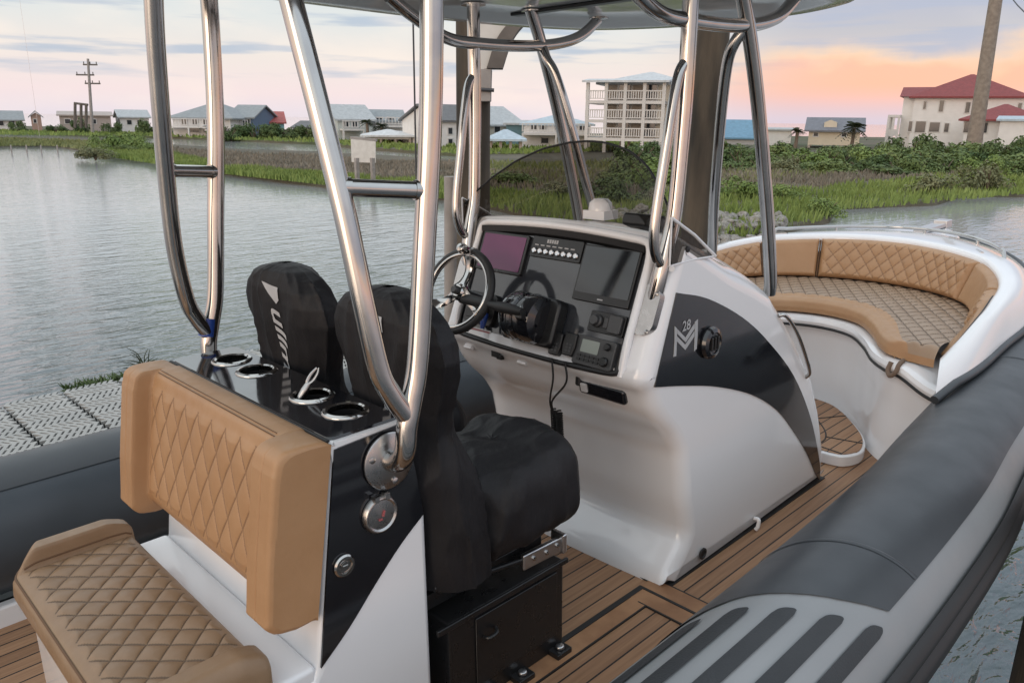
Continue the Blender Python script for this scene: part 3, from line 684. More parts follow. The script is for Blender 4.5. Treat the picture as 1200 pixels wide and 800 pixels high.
# ---- aft bench seat
mb = MB(); mb.box((.56, YC, .2), (.34, .90, .40)); bench = build('bench_seat', mb, [M['gel']], boat, bevel=.02)
mb = MB()
def cush(a, b):
    # a along Y (port..starboard), b across X from aft-bottom over the top to fore
    y = lerp(1.535, 2.535, a); e = min(y-1.535, 2.535-y); px = [(.385, .385), (.362, .40), (.352, .43), (.356, .468), (.374, .488)]+[(lerp(.39, .675, t), .494) for t in np.linspace(0, 1, 50)]+[(.69, .49), (.70, .475), (.70, .40)]
    i = b*(len(px)-1); j = min(int(i), len(px)-2); x = lerp(px[j][0], px[j+1][0], i-j); z = lerp(px[j][1], px[j+1][1], i-j)
    bol = 1-sstep(.078, .092, e)
    e2 = min(1, e/.04); rd = 1-math.sqrt(max(0, 1-(1-e2)**2))
    if x > .37 and z > .45: z += .058*bol*sstep(.36, .43, x)*(1-.35*sstep(.62, .70, x))
    if bol < .5 and 5 <= i <= 56:
        ed = min(1, min((e-.092)/.02, (i-5)/3, (55-i)/3)); z += .009*quilt(y-YC, x, .086, .086)*max(0, ed)
    cx_, cz_ = .53, .43
    x = lerp(x, cx_, rd*.10); z = lerp(z, cz_, rd*.55)
    # rounded aft corners in plan
    k = max(0, 1-e/.10); x += .075*k*k*max(0, (.52-x)/.17)
    return (x, y, z)
def cq(a, b):
    y = lerp(1.535, 2.535, a); e = min(y-1.535, 2.535-y); i = b*57
    if e < .094 or i < 5.5 or i > 54: return 0
    return 1 if seamline(y-YC, lerp(.39, .675, (i-5)/49), .086, .086, .03) else 0
mb.grid(cush, 380, 190, cq)
for a in (0, 1): mb.cap([cush(a, b/189) for b in range(190)])
build('cushion', mb, [M['tanseat'], M['seatline']], bench, smooth=60)
mb = MB(); mb.tube([Vector(cush(a, 3.6/57))+Vector((-.001, 0, .001)) for a in np.linspace(.04, .96, 60)], .0035, 6, sm=1)
for e in (.087, 1-.087): mb.tube([Vector(cush(e, b))+Vector((0, 0, .001)) for b in np.linspace(.09, .97, 40)], .0028, 6, sm=1)
build('piping', mb, [M['stitch']], bench)

# ---- helm seats with covers
SX = 1.22
def helm_seat(yc):
    mb = MB(); mb.box((1.49, yc, .17), (.50, .34, .34)); hs = build('helm_seat', mb, [M['satin']], boat, bevel=.012, org=(1.5, yc, 0))
    mb = MB(); mb.box((1.52, yc-.1735, .19), (.36, .006, .24)); build('side_plate', mb, [M['satin']], hs, bevel=.02)
    mb = MB(); mb.box((1.47, yc-.176, .335), (.56, .012, .02)); mb.box((1.44, yc-.10, .40), (.5, .03, .05)); mb.tube([(1.20, yc-.155, .47), (1.40, yc-.15, .43), (1.76, yc-.145, .37)], .010, 10); build('suspension_rail', mb, [M['satin']], hs, bevel=.004)
    mb = MB(); mb.box((1.655, yc-.155, .395), (.2, .02, .055), 0, Matrix.Rotation(R(2), 3, 'Y')); mb.box((1.735, yc-.15, .40), (.02, .06, .07)); build('bracket', mb, [M['alu']], hs, bevel=.006)
    for (dx, dz) in ((1.60, .40), (1.66, .395), (1.71, .40)):
        mb = MB(); mb.lathe([(.008, 0), (.008, .005), (.003, .007)], (dx, yc-.165, dz), (0, -1, 0), 10); build('bolt', mb, [M['steel']], hs)
    mb = MB(); mb.tube([(1.365, yc-.18, .238), (1.37, yc-.2, .243), (1.40, yc-.2, .246), (1.415, yc-.18, .248)], .006, 8); build('latch_handle', mb, [M['blackpl']], hs)
    for (x_, y_) in ((1.70, -.19), (1.52, -.19), (1.40, -.19)):
        mb = MB(); mb.box((x_, yc+y_, .012), (.07, .05, .024)); mb.lathe([(.016, 0), (.016, .01), (.01, .013)], (x_, yc+y_, .024), (0, 0, 1), 14, 1); build('mounting_foot', mb, [M['satin'], M['alu']], hs, bevel=.004)
    # back cover
    secs = [(.46, .235, .15, .075), (.62, .235, .135, .055), (.80, .22, .112, .02), (.93, .198, .095, .004), (1.0, .205, .090, -.002), (1.08, .235, .090, -.010), (1.15, .252, .089, -.018), (1.205, .242, .086, -.024), (1.25, .21, .080, -.028), (1.282, .165, .068, -.03), (1.303, .115, .058, -.03), (1.316, .06, .035, -.03), (1.322, .012, .015, -.03)]
    zs = [s[0] for s in secs]
    def back(a, b):
        z = .46+(1.322-.46)*(1-(1-b)**1.6); hw = interp(z, zs, [s[1] for s in secs]); th = interp(z, zs, [s[2] for s in secs]); xc = SX+.02+interp(z, zs, [s[3] for s in secs])
        t = 2*PI*a; cx = math.copysign(abs(math.cos(t))**.9, math.cos(t)); sy = math.copysign(abs(math.sin(t))**.8, math.sin(t))
        p = Vector((xc+th*cx, yc+hw*sy, z))
        q = Vector((p.x*3, (p.y-yc)*3.5+5, p.z*1.9)); w = mnoise.noise(q)*.012-abs(mnoise.noise(q*1.5+Vector((3, 1, 0))))*.010-abs(mnoise.noise(Vector((q.x*3+q.z, q.y*3.4+q.z*2.2, q.z*1.2))+Vector((1, 5, 2))))*.012
        fold = -.010*abs(math.sin(6*z+5*(p.y-yc)))**8*sstep(1.3, .9, z)
        w += .013*(1-abs(mnoise.noise(Vector((cx*1.5+1, sy*1.5+(p.y-yc)*2, z*1.6+(p.y-yc)*1.4)))))**9
        d = Vector((cx, sy, 0)); p += d*(w+fold)*(1-sstep(1.28, 1.322, z)*.6)
        return p
    mb = MB(); mb.grid(back, 120, 110, cu=True); bc = build('back_cover', mb, [M['cover']], hs, smooth=75)
    bv = BVHTree.FromPolygons([Vector(v) for v in mb.v], mb.f)
    # lettering, reading downwards
    vs, fs = text_mb('ullman', .15, .25, 0, 1.0)
    o_ = len(vs); vs = list(vs)+[(-.085, -.07, 0), (-.073, .082, 0), (-.026, .088, 0), (-.010, .062, 0)]; fs = list(fs)+[(o_, o_+1, o_+2, o_+3)]
    bm2 = bmesh.new(); vv = [bm2.verts.new(v) for v in vs]
    for f in fs:
        try: bm2.faces.new([vv[i] for i in f])
        except ValueError: pass
    bmesh.ops.triangulate(bm2, faces=bm2.faces); bmesh.ops.subdivide_edges(bm2, edges=[e for e in bm2.edges if e.calc_length() > .009], cuts=3); bmesh.ops.triangulate(bm2, faces=bm2.faces)
    bm2.verts.index_update()
    def lay(tx, ty): return Vector((.9, yc-.022-ty*.58-tx*.06, 1.200-tx*.82))
    pts = [lay(v.co.x, v.co.y) for v in bm2.verts]; fs2 = [tuple(v.index for v in f.verts) for f in bm2.faces]; bm2.free()
    out = []
    for p in pts:
        h = bv.ray_cast(p, Vector((1, 0, 0)), 2); out.append(h[0]+Vector((-.0035, 0, 0)) if h[0] else p+Vector((.2, 0, 0)))
    mb = MB(); mb.add(out, fs2); build('lettering', mb, [M['lettering']], hs, smooth=0)
    # cushion cover: puffy bag
    def bag(a, b):
        t = 2*PI*a; ph = PI*(b-.5); e1 = .62; e2 = .72
        cp = math.copysign(abs(math.cos(ph))**e2, math.cos(ph)); spn = math.copysign(abs(math.sin(ph))**e2, math.sin(ph))
        ct = math.copysign(abs(math.cos(t))**e1, math.cos(t)); stt = math.copysign(abs(math.sin(t))**e1, math.sin(t))
        p = Vector((1.575+.262*cp*ct, yc+.238*cp*stt, .605+.165*spn))
        if p.x > 1.6 and p.z > .6: p.z += .035*sstep(1.6, 1.75, p.x)*(1-sstep(1.8, 1.9, p.x))
        if p.z > .6: p.z += .02*sstep(.12, .22, abs(p.y-yc))
        if p.z < .56: p.x -= .05*sstep(.56, .44, p.z)*sstep(1.5, 1.85, p.x)
        q = Vector((p.x*3.2+7, (p.y-yc)*3.2, p.z*2.4)); w = mnoise.noise(q)*.024-abs(mnoise.noise(q*1.6))*.022-abs(mnoise.noise(Vector((q.x*2.5+q.y*2, q.y*4, q.z*3))))*.010
        p += Vector((cp*ct, cp*stt, spn*.7)).normalized()*w if abs(cp)+abs(spn) > 1e-6 else Vector((0, 0, 0))
        p += Vector((ct, stt, .2))*(.020*(1-abs(mnoise.noise(Vector((ct*1.9+3, stt*1.9, p.z*1.5)))))**9*(.35+.65*sstep(.70, .52, p.z)))
        p.z += .012*(1-abs(mnoise.noise(Vector((p.x*3.4+p.y*1.5, p.y*4.2, 8)))))**8*sstep(.6, .7, p.z)
        p.z += -.02*math.sin(16*p.y+9*p.x)*sstep(.52, .44, p.z)
        return p
    mb = MB(); mb.grid(bag, 120, 80, cu=True); build('cushion_cover', mb, [M['cover']], hs, smooth=75)
    return hs
hs1 = helm_seat(2.26)
hs2 = copy_tree(hs1, boat); hs2.location.y -= .545
tag(hs1, 'port helm seat under a black cover'); tag(hs2, 'starboard helm seat under a black cover')

# ---- hardtop
def roof_outline(ins, n=10):
    pts = []
    cor = [(.55, .64), (1.5, .72), (2.2, .79), (2.75, .775), (3.08, .70), (3.24, .58), (3.38, .34), (3.44, 0)]
    half = [(x-ins*(1 if x > 2 else -1)*(1 if x != 2.2 else 0), max(0, w-ins if w > 0 else 0)) for x, w in cor]
    sp = spline([Vector((x, w, 0)) for x, w in half], 5); sp = [p for p in sp]
    st = [(p.x, p.y) for p in sp]; full = [(x, YC+w) for x, w in st]+[(x, YC-w) for x, w in st[::-1][1:]]
    return full
mb = MB(); o1 = roof_outline(.02); o2 = roof_outline(0); o3 = roof_outline(.03); o4 = roof_outline(.10); n_ = len(o1)
rings = [[(x, y, 2.27) for x, y in roof_outline(.12)], [(x, y, 2.25) for x, y in o1], [(x, y, 2.21) for x, y in o2], [(x, y, 2.172) for x, y in o2], [(x, y, 2.163) for x, y in roof_outline(.012)], [(x, y, 2.168) for x, y in roof_outline(.075)], [(x, y, 2.198) for x, y in roof_outline(.12)], [(x, y, 2.20) for x, y in roof_outline(.3)]]
vs = [p for r_ in rings for p in r_]; fs = []
for k in range(len(rings)-1):
    for i in range(n_): fs.append((k*n_+i, k*n_+(i+1) % n_, (k+1)*n_+(i+1) % n_, (k+1)*n_+i))
fs += [tuple(range(n_)), tuple((len(rings)-1)*n_+i for i in range(n_))[::-1]]
mb.add(vs, fs); top = build('hardtop', mb, [M['gelroof']], boat, smooth=50)
mb = MB(); mb.box((2.62, YC+.12, 2.192), (.05, 1.02, .014)); mb.box((1.7, YC-.45, 2.192), (1.5, .05, .014)); build('underside_strip', mb, [M['blackpl']], top, bevel=.004)
mb = MB(); mb.tube([(x, y, 2.214) for x, y in roof_outline(-.004)], .007, 8, sm=1, closed=True); build('edge_gasket', mb, [M['rubber']], top)

# ---- stainless frame
PR = .0272
frame = None
def mir(p, s): return (p[0], YC+s*(p[1]-YC) if s > 0 else 2*YC-p[1], p[2])
def fpart(name, paths, r=PR, mats=None, extra=None, parent=None):
    mb = MB()
    for p in paths: mb.tube(p, r, 18, sm=10)
    if extra: extra(mb)
    return build(name, mb, mats or [M['steel']], parent)
for s in (1, -1):
    mb = MB(); mb.tube([mir(p, s) for p in [(1.85, 1.52, 2.185), (1.95, 1.52, 2.13), (2.12, 1.52, 2.058), (2.3, 1.52, 2.046), (2.55, 1.525, 2.05), (2.75, 1.53, 2.07), (2.90, 1.533, 2.11), (3.02, 1.535, 2.185)]], .024, 18, sm=10)
    mb.lathe([(.045, 0), (.045, .008), (.03, .012)], mir((3.03, 1.535, 2.2), s), (0, 0, -1), 20)
    if s == 1: frame = build('hardtop_frame', mb, [M['steel']], boat)
    else: build('perimeter_tube', mb, [M['steel']], frame)
for s in (1, -1):
    # aft pair on the leaning post
    fpart('aft_pole', [[mir(p, s) for p in [(1.055, 1.545, .922), (1.058, 1.50, .928), (1.06, 1.468, .965), (1.066, 1.462, 1.03), (1.085, 1.462, 1.10), (1.108, 1.462, 1.195), (1.138, 1.462, 1.44), (1.172, 1.462, 1.732), (1.19, 1.463, 2.0), (1.197, 1.465, 2.2)]]], parent=frame)
    fpart('raked_pole', [[mir(p, s) for p in [(1.066, 1.464, 1.06), (1.03, 1.47, 1.12), (1.003, 1.476, 1.19), (.98, 1.49, 1.36), (.968, 1.525, 1.56), (.956, 1.58, 1.78), (.945, 1.64, 2.0), (.94, 1.70, 2.2)]]], r=.0262, parent=frame)
    fpart('cross_bar', [[mir(p, s) for p in [(.968, 1.535, 1.608), (1.155, 1.464, 1.592)]]], r=.02, parent=frame, extra=lambda m, s=s: [m.tube([mir((.975, 1.532, 1.6075), s), mir((.99, 1.527, 1.606), s)], .0235, 16, sm=1), m.tube([mir((1.128, 1.474, 1.5945), s), mir((1.143, 1.469, 1.593), s)], .0235, 16, sm=1)])
    def fl(m, s=s):
        c = mir((1.055, 1.532, .922), s); m.lathe([(.076, 0), (.076, .004), (.072, .007), (0, .008)], c, (0, -s, 0), 40)
        for a in (40, 160, 280):
            m.lathe([(.009, 0), (.009, .010), (.004, .012)], (c[0]+.058*math.cos(R(a)), c[1], c[2]+.058*math.sin(R(a))), (0, -s, 0), 12)
    fpart('pole_flange', [], parent=frame, extra=fl, mats=[M['steelb']])
    # console poles
    fpart('console_pole', [[mir(p, s) for p in [(2.222, 1.556, 1.065), (2.190, 1.545, 1.125), (2.194, 1.527, 1.22), (2.222, 1.520, 1.33), (2.248, 1.516, 1.44), (2.262, 1.512, 1.64), (2.27, 1.509, 1.85), (2.274, 1.507, 2.2)]]], r=.0265, parent=frame)
    fpart('grab_handle', [[mir(p, s) for p in [(2.205, 1.524, 1.265), (2.165, 1.522, 1.30), (2.143, 1.520, 1.37), (2.150, 1.518, 1.47), (2.178, 1.516, 1.62), (2.205, 1.514, 1.77), (2.232, 1.512, 1.88), (2.266, 1.51, 1.925)]]], r=.0175, parent=frame)
    def bf(m, s=s):
        uc = -.470*s; m.prism([tuple(dash(u, v, .005)) for u, v in rrect(uc-.047, uc+.047, .155, .335, .046)], Vector(DN)*.030)
        for du, dv in ((-.03, .17), (.03, .17), (.03, .305), (-.03, .305)): m.lathe([(.008, 0), (.008, .004), (.003, .006)], dash(uc+du, dv, .035), DN, 12)
    fpart('base_flange', [], parent=frame, extra=bf, mats=[M['steelb']])
    fpart('forward_pole', [[mir(p, s) for p in [(2.985, 1.53, 1.045), (2.972, 1.522, 1.10), (2.935, 1.52, 1.24), (2.875, 1.52, 1.45), (2.76, 1.52, 1.80), (2.66, 1.522, 2.05), (2.585, 1.525, 2.2)]]], r=.0265, parent=frame)
    fpart('forward_brace', [[mir(p, s) for p in [(2.86, 1.735, 1.19), (2.835, 1.72, 1.26), (2.78, 1.69, 1.45), (2.71, 1.64, 1.75), (2.665, 1.60, 1.93), (2.645, 1.565, 2.0), (2.655, 1.53, 2.05)]]], r=.0205, parent=frame)
    mb = MB(); mb.lathe([(.05, 0), (.05, .006), (.032, .012)], mir((1.197, 1.465, 2.166), s), (0, 0, 1), 24); mb.lathe([(.05, 0), (.05, .006), (.032, .012)], mir((2.274, 1.507, 2.190), s), (0, 0, 1), 24); mb.lathe([(.05, 0), (.05, .006), (.032, .012)], mir((2.6, 1.525, 2.190), s), (0, 0, 1), 24)
    build('roof_flange', mb, [M['steel']], frame)
mb = MB(); mb.tube([mir((1.062, 1.462, 1.05), -1), mir((1.075, 1.462, 1.11), -1)], .0287, 18, sm=1); build('blue_tape', mb, [M['blue']], frame)

# ---- bow: seat, backrest, coaming
def sym(pts): return [(x, -h) for x, h in pts]+[(x, h) for x, h in pts[::-1][1:]]       # starboard aft -> bow -> port aft
def curve(pts, n=141):
    sp = spline([Vector((a, b, 0)) for a, b in sym(pts)], 8); return resample([(p.x, p.y) for p in sp], n)
NB = 141
c_in = curve([(4.06, .66), (4.09, .60), (4.20, .52), (4.40, .40), (4.60, .23), (4.67, 0)])
c_seatback = curve([(4.02, .845), (4.45, .85), (4.78, .80), (5.08, .665), (5.28, .45), (5.38, .22), (5.41, 0)])
c_backtop = curve([(3.93, .895), (4.2, .91), (4.5, .91), (4.85, .865), (5.17, .71), (5.40, .46), (5.52, .22), (5.555, 0)])
c_coam = curve([(3.62, .985), (4.0, 1.03), (4.45, 1.03), (4.95, 1.03), (5.5, .91), (6.0, .64), (6.32, .3), (6.42, 0)])
def cz(x, kind):
    return interp(x, [3.6, 3.93, 4.1, 4.35, 4.6, 4.9, 5.2, 5.6], [.57, .615, .67, .75, .81, .86, .90, .925]) if kind == 'back' else interp(x, [3.6, 3.8, 4.2, 4.8, 5.4, 5.9, 6.42], [.53, .575, .60, .645, .73, .82, .88])
def cv(c, a):
    i = a*(NB-1); j = min(int(i), NB-2); return c[j]+(c[j+1]-c[j])*(i-j)
ZS = .65
c_wall = curve([(3.90, .93), (3.94, .84), (4.0, .735), (4.06, .64), (4.18, .53), (4.39, .40), (4.59, .23), (4.66, 0)])
mb = MB()
def locker(a, b):
    p = cv(c_wall, a); t_ = cv(c_wall, min(1, a+.006))-cv(c_wall, max(0, a-.006)); d = np.array([-t_[1], t_[0]]); d = d/np.linalg.norm(d)
    if d@(np.array([3.4, 0])-p) < 0: d = -d
    rows = [(.02, -.005), (.005, .03), (-.012, .3), (.0, .46), (.035, .495), (.046, .525), (.04, .548), (.01, .556), (-.10, .557), (-.28, .557)]
    i = b*(len(rows)-1); j = min(int(i), len(rows)-2); o_ = lerp(rows[j][0], rows[j+1][0], i-j); z = lerp(rows[j][1], rows[j+1][1], i-j)
    z -= .05*sstep(.10, .0, min(a, 1-a))*sstep(.3, .5, z)
    r_ = p+d*o_; return (r_[0], YC+r_[1], z)
mb.grid(locker, 140, 46)
bow = build('bow_seat', mb, [M['gel']], boat, smooth=55)
mb = MB(); mb.tube([Vector(locker(a, 4.1/9)) for a in np.linspace(0, 1, 90)], .010, 8, sm=1); build('lip_gasket', mb, [M['rubber']], bow)
mb = MB()
def bcush(a, b):
    p = cv(c_in, a); q = cv(c_seatback, a); ax = (a-.5)*2
    rows = [(.03, .562), (-.012, .57), (-.018, .60), (-.006, .637), (.03, .652)]
    if b < .14:
        i = b/.14*4; j = min(int(i), 3); w = lerp(rows[j][0], rows[j+1][0], i-j); z = lerp(rows[j][1], rows[j+1][1], i-j)
        d = (q-p)/np.linalg.norm(q-p); r_ = p+d*w
    else:
        t = (b-.14)/.86; L_ = np.linalg.norm(q-p); d = (q-p)/L_; s_ = lerp(.03, L_, t); r_ = p+d*s_; z = .652
        sl = ax*2.1; ed = min(1, max(0, min((s_-.07)/.02, (1-abs(ax))/.03)))
        z += .010*quilt(r_[0]*1.0, r_[1]*1.0, .14, .085)*ed
    k = max(0, 1-(1-abs(ax))/.035); z -= .05*k*k*(1 if z > .6 else 0)
    return (r_[0], YC+r_[1], z)
def bq2(a, b):
    if b < .26: return 0
    p = bcush(a, b); return 2 if seamline(p[0], p[1]-YC, .14, .085, .04) and abs(a-.5) < .49 else 1
mb.grid(bcush, 420, 130, bq2)
for a in (0, 1): k = [bcush(a, b/129) for b in range(130)]; mb.cap(k+[(k[-1][0], k[-1][1], .562)])
build('bow_cushion', mb, [M['tan'], M['tanshade'], M['seatline']], bow, smooth=60)
def bback(a, b, bulge=True):
    q = cv(c_seatback, a); t = cv(c_backtop, a); zt = cz(t[0], 'back'); z0 = min(.665, zt-.03)
    w = .5-.5*math.cos(PI*min(1, b/.93)) if False else b
    p = q+(t-q)*b; z = lerp(z0, zt, b); return np.array([p[0], YC+p[1], z])
segs = [(0.0, .135, 1), (.135, .245, 0), (.245, .545, 1), (.545, .665, 0), (.665, .865, 1), (.865, 1.0, 0)]
# symmetric split measured along the curve: quilted and plain pads alternate
segs = [(.02, .20, 1), (.204, .315, 0), (.319, .60, 1), (.604, .70, 0), (.704, .98, 1)]
for (a0, a1, q_) in segs:
    mb = MB()
    def pad(a, b):
        A = lerp(a0, a1, a); p = bback(A, b); tp = bback(min(1, A+.004), b); tm = bback(max(0, A-.004), b); tg = tp-tm
        hgt = float(bback(A, 1)[2]-bback(A, 0)[2]); n_ = np.array([-tg[1], tg[0], 0.]); n_ /= np.linalg.norm(n_)+1e-9
        if n_@np.array([4.3-p[0], YC-p[1], 0]) < 0: n_ = -n_
        n_ = n_*.97+np.array([0, 0, .2])
        e = min(min(a, 1-a)*(a1-a0)*3.6/.025, min(b, 1-b)*.26/.03); e = min(1, max(0, e)); th = .045*min(1, hgt/.16)*math.sqrt(max(0, 1-(1-e)**2))
        if q_ and hgt > .12: th += .013*quilt((A)*3.6, b*.26, .085, .10)*max(0, min(1, e*1.5-.5))
        return tuple(p+n_*(th-.005))
    mb.grid(pad, int(30+620*(a1-a0)), 60, (lambda a, b: 1 if .04 < a < .96 and .08 < b < .92 and seamline(lerp(a0, a1, a)*3.6, b*.26, .085, .10, .035) else 0) if q_ else 0)
    build('backrest_pad', mb, [M['tan'], M['tanline']], bow, smooth=60)
mb = MB(); mb.tube([Vector(bback(a, 1.0))+Vector((0, 0, .004)) for a in np.linspace(.03, .17, 30)], .007, 8, sm=1); build('coaming_trim', mb, [M['rubber']], bow)
for a_ in (.202, .317, .602, .702):
    mb = MB(); mb.tube([Vector(bback(a_, b))+(Vector((4.45, YC, bback(a_, b)[2]))-Vector(bback(a_, b))).normalized()*.012 for b in np.linspace(.02, .97, 8)], .006, 6, sm=1); build('pad_seam', mb, [M['stitch']], bow)
mb = MB()
for x0 in (0,):
    P0 = Vector((4.0, YC-.70, .555)); mb.tube([P0+Vector((.03, .0, .01)), P0+Vector((-.02, .0, .0)), P0+Vector((-.045, .005, -.035)), P0+Vector((-.04, .03, -.06)), P0+Vector((-.02, .05, -.04)), P0+Vector((0, .045, .0))], .012, 8, sm=6)
build('strap', mb, [simple('brown webbing', (.16, .11, .08), .8)], bow)
# step in front of the locker
mb = MB()
stp = [(3.80, .48), (3.83, .55), (3.95, .585), (4.12, .53), (4.3, .40), (4.5, .2), (4.56, 0)]
stp = smooth2d(stp, 5)
ring = [(x, YC-h) for x, h in stp]+[(x, YC+h) for x, h in stp[::-1][1:]]
mb.prism([(x, y, 0) for x, y in ring], (0, 0, .06), 0)
st_ = build('bow_step', mb, [M['gel']], boat, bevel=.008)
ring2 = [(x+.022 if x < 3.9 else x-.0, YC-max(0, h-.016)) for x, h in stp]; ring2 = ring2+[(x, 2*YC-y) for x, y in ring2[::-1][1:]]
mb = MB(); mb.prism([(x, y, .0605) for x, y in ring2], (0, 0, .004), 0); build('step_pad', mb, [M['teak']], st_, smooth=0)
mb = MB(); ctr = Vector((3.95, YC, 0))
mb.tube([(lerp(x, 3.9, .33), lerp(y, YC, .33), .065) for x, y in ring2], .004, 6, sm=4)
for x, y in ring2[4:-4:9]: mb.tube([(x, y, .065), (lerp(x, 3.9, .33), lerp(y, YC, .33), .065)], .004, 6, sm=1)
build('step_seam', mb, [M['rubber']], st_)
# coaming
mb = MB()
def coam(a, b):
    t = cv(c_backtop, a); o_ = cv(c_coam, a); zt = cz(t[0], 'back'); zo = cz(o_[0], 'coam')
    d = o_-t; L_ = np.linalg.norm(d); d = d/L_
    rows = [(0, -.03, .0), (.002, .012, 0), (.02, .03, 0), (.06, .032, 0), (.12, .01, .05)]
    if b < .35:
        i = b/.35*3; j = min(int(i), 2); s_ = lerp(rows[j][0], rows[j+1][0], i-j); z = zt+lerp(rows[j][1], rows[j+1][1], i-j)
    else:
        u = (b-.35)/.65; s_ = lerp(.06, L_, u); z = lerp(zt+.032, zo, u**2.3)
        if L_ < .06: s_ = L_*b
    p = t+d*min(s_, L_); return (p[0], YC+p[1], z)
mb.grid(coam, 120, 30)
co = build('bow_coaming', mb, [M['gel']], boat, smooth=60)
mb = MB(); mb.tube([Vector(coam(a, 1))+Vector((0, 0, .0)) for a in np.linspace(0, 1, 110)], .02, 10, sm=1); build('rubber_edge', mb, [M['hypd']], co)
# inner hull side below the gunwale, between locker and tube
mb = MB()
for s in (-1, 1): mb.add([(3.4, YC+s*1.045, 0), (4.1, YC+s*1.0, 0), (4.1, YC+s*.98, .50), (3.72, YC+s*1.0, .42), (3.4, YC+s*1.045, .2)], [(0, 1, 2, 3, 4)])
build('hull_side', mb, [M['gel']], co, smooth=0)
# nose platform with anchor roller
mb = MB(); ring = [(5.75, -.36), (6.1, -.30), (6.4, -.18), (6.56, -.09), (6.6, 0), (6.56, .09), (6.4, .18), (6.1, .30), (5.75, .36)]
mb.prism([(x, YC+y, .80) for x, y in smooth2d(ring, 4)], (0, 0, .115)); nose = build('bow_platform', mb, [M['gel']], boat, bevel=.03, seg=4)
mb = MB(); mb.box((6.4, YC, .935), (.5, .09, .03)); mb.box((6.64, YC, .94), (.12, .10, .06)); build('anchor_roller', mb, [M['alu']], nose, bevel=.006)
rail = [cv(c_coam, a) for a in np.linspace(.30, .70, 22)]; ctr = np.array([4.6, 0])
pts = [(p+(ctr-p)*.17) for p in rail]
mb = MB(); P3 = [Vector((p[0], YC+p[1], .955)) for p in pts]; P3 = [P3[0]+Vector((-.06, -.03, -.08))]+P3+[P3[-1]+Vector((-.06, .03, -.08))]
mb.tube(P3, .0125, 12, sm=3)
for k in (6, 11, 17): mb.tube([P3[k], P3[k]+Vector((0, 0, -.09))], .011, 10, sm=1)
build('bow_rail', mb, [M['steel']], co)
mb = MB()
for s in (-1, 1):
    p = Vector((5.42, YC+s*.60, .885)); mb.lathe([(.05, 0), (.05, .01), (.02, .014), (.018, .04), (0, .042)], p, (0, 0, 1), 20); mb.tube([p+Vector((-.05, s*.03, .045)), p+Vector((.05, -s*.03, .045))], .014, 10, sm=1)
build('cleat', mb, [M['steel']], co)

# ---- pliers in a cup holder
pl_t = empty('pliers', (CX, 1.95, 1.0)); tag(pl_t, 'steel pliers with black handles standing in a cup holder', 'pliers')
mb = MB()
d_ = Vector((.055, -.012, .078)); b_ = Vector((CX-.03, 1.885, 1.0))
mb.tube([b_, b_+d_*.4, b_+d_*.62], [.010, .011, .009], 10); build('handle', mb, [M['steelb']], pl_t)
for s in (-1, 1):
    mb = MB(); sd = Vector((.7, -.5, 0))*.010*s
    mb.tube([b_+d_*.6, b_+d_*.72+sd*.9, b_+d_*.95+sd, b_+d_*1.15+sd*.3], [.006, .005, .0045, .003], 8, sm=4); build('jaw', mb, [M['steelb']], pl_t)

# ---- dock with slotted plastic panels
dock = empty('dock', (0, 4.8, -.12)); tag(dock, 'grey plastic dock with slotted panels beside the port tube', 'dock')
mb = MB(); mb.box((.9, 4.8, -.21), (6.2, 2.5, .10)); 
build('dock_frame', mb, [M['slot']], dock)
rotd = R(2.2)
pw, pd = .376, 1.02
def dxy(x, y): return (x*math.cos(0)-0, y-.0*x)
k0 = -6
def panel_mesh():
    """one panel: a flat plate perforated by rows of slanted slots, built from slats so the gaps are real"""
    mb = MB(); t = .02
    rows = 13; pitch = pd/rows; nx = 9; px_ = pw/nx
    for r_ in range(rows):
        y0 = r_*pitch
        mb.box((pw/2, y0+pitch*.14, -t/2), (pw-.014, pitch*.28, t))
        sl = .6 if (r_//2) % 2 == 0 else -.6
        for c in range(nx+1):
            xc = c*px_; w = px_*.62; h0 = y0+pitch*.28; h1 = y0+pitch; d = sl*(h1-h0)*.45
            xs0 = max(.007, xc-w/2-d), min(pw-.007, xc+w/2-d); xs1 = max(.007, xc-w/2+d), min(pw-.007, xc+w/2+d)
            if xs0[1]-xs0[0] < .004 or xs1[1]-xs1[0] < .004: continue
            mb.add([(xs0[0], h0, 0), (xs0[1], h0, 0), (xs1[1], h1, 0), (xs1[0], h1, 0), (xs0[0], h0, -t), (xs0[1], h0, -t), (xs1[1], h1, -t), (xs1[0], h1, -t)], [(0, 1, 2, 3), (0, 3, 7, 4), (1, 2, 6, 5)])
    return mb
pmb = panel_mesh(); pm = bpy.data.meshes.new('dock_panel'); pm.from_pydata(pmb.v, [], pmb.f); pm.materials.append(M['dockp'])
for i in range(-5, 8):
    for j in range(2):
        o = bpy.data.objects.new('dock_panel', pm); COL.objects.link(o); o.parent = dock
        o.location = (1.03+i*pw-0, 4.06+j*pd+.01-4.8, .005+.12-.105)
        o.location.z = .02
for (x, y) in ((-1.6, 6.1), (3.6, 6.1)):
    mb = MB(); mb.tube([(x, y-.25, ZW-.5), (x, y-.25, -.2)], .11, 14, sm=1); build('dock_pile', mb, [M['pile']], dock)
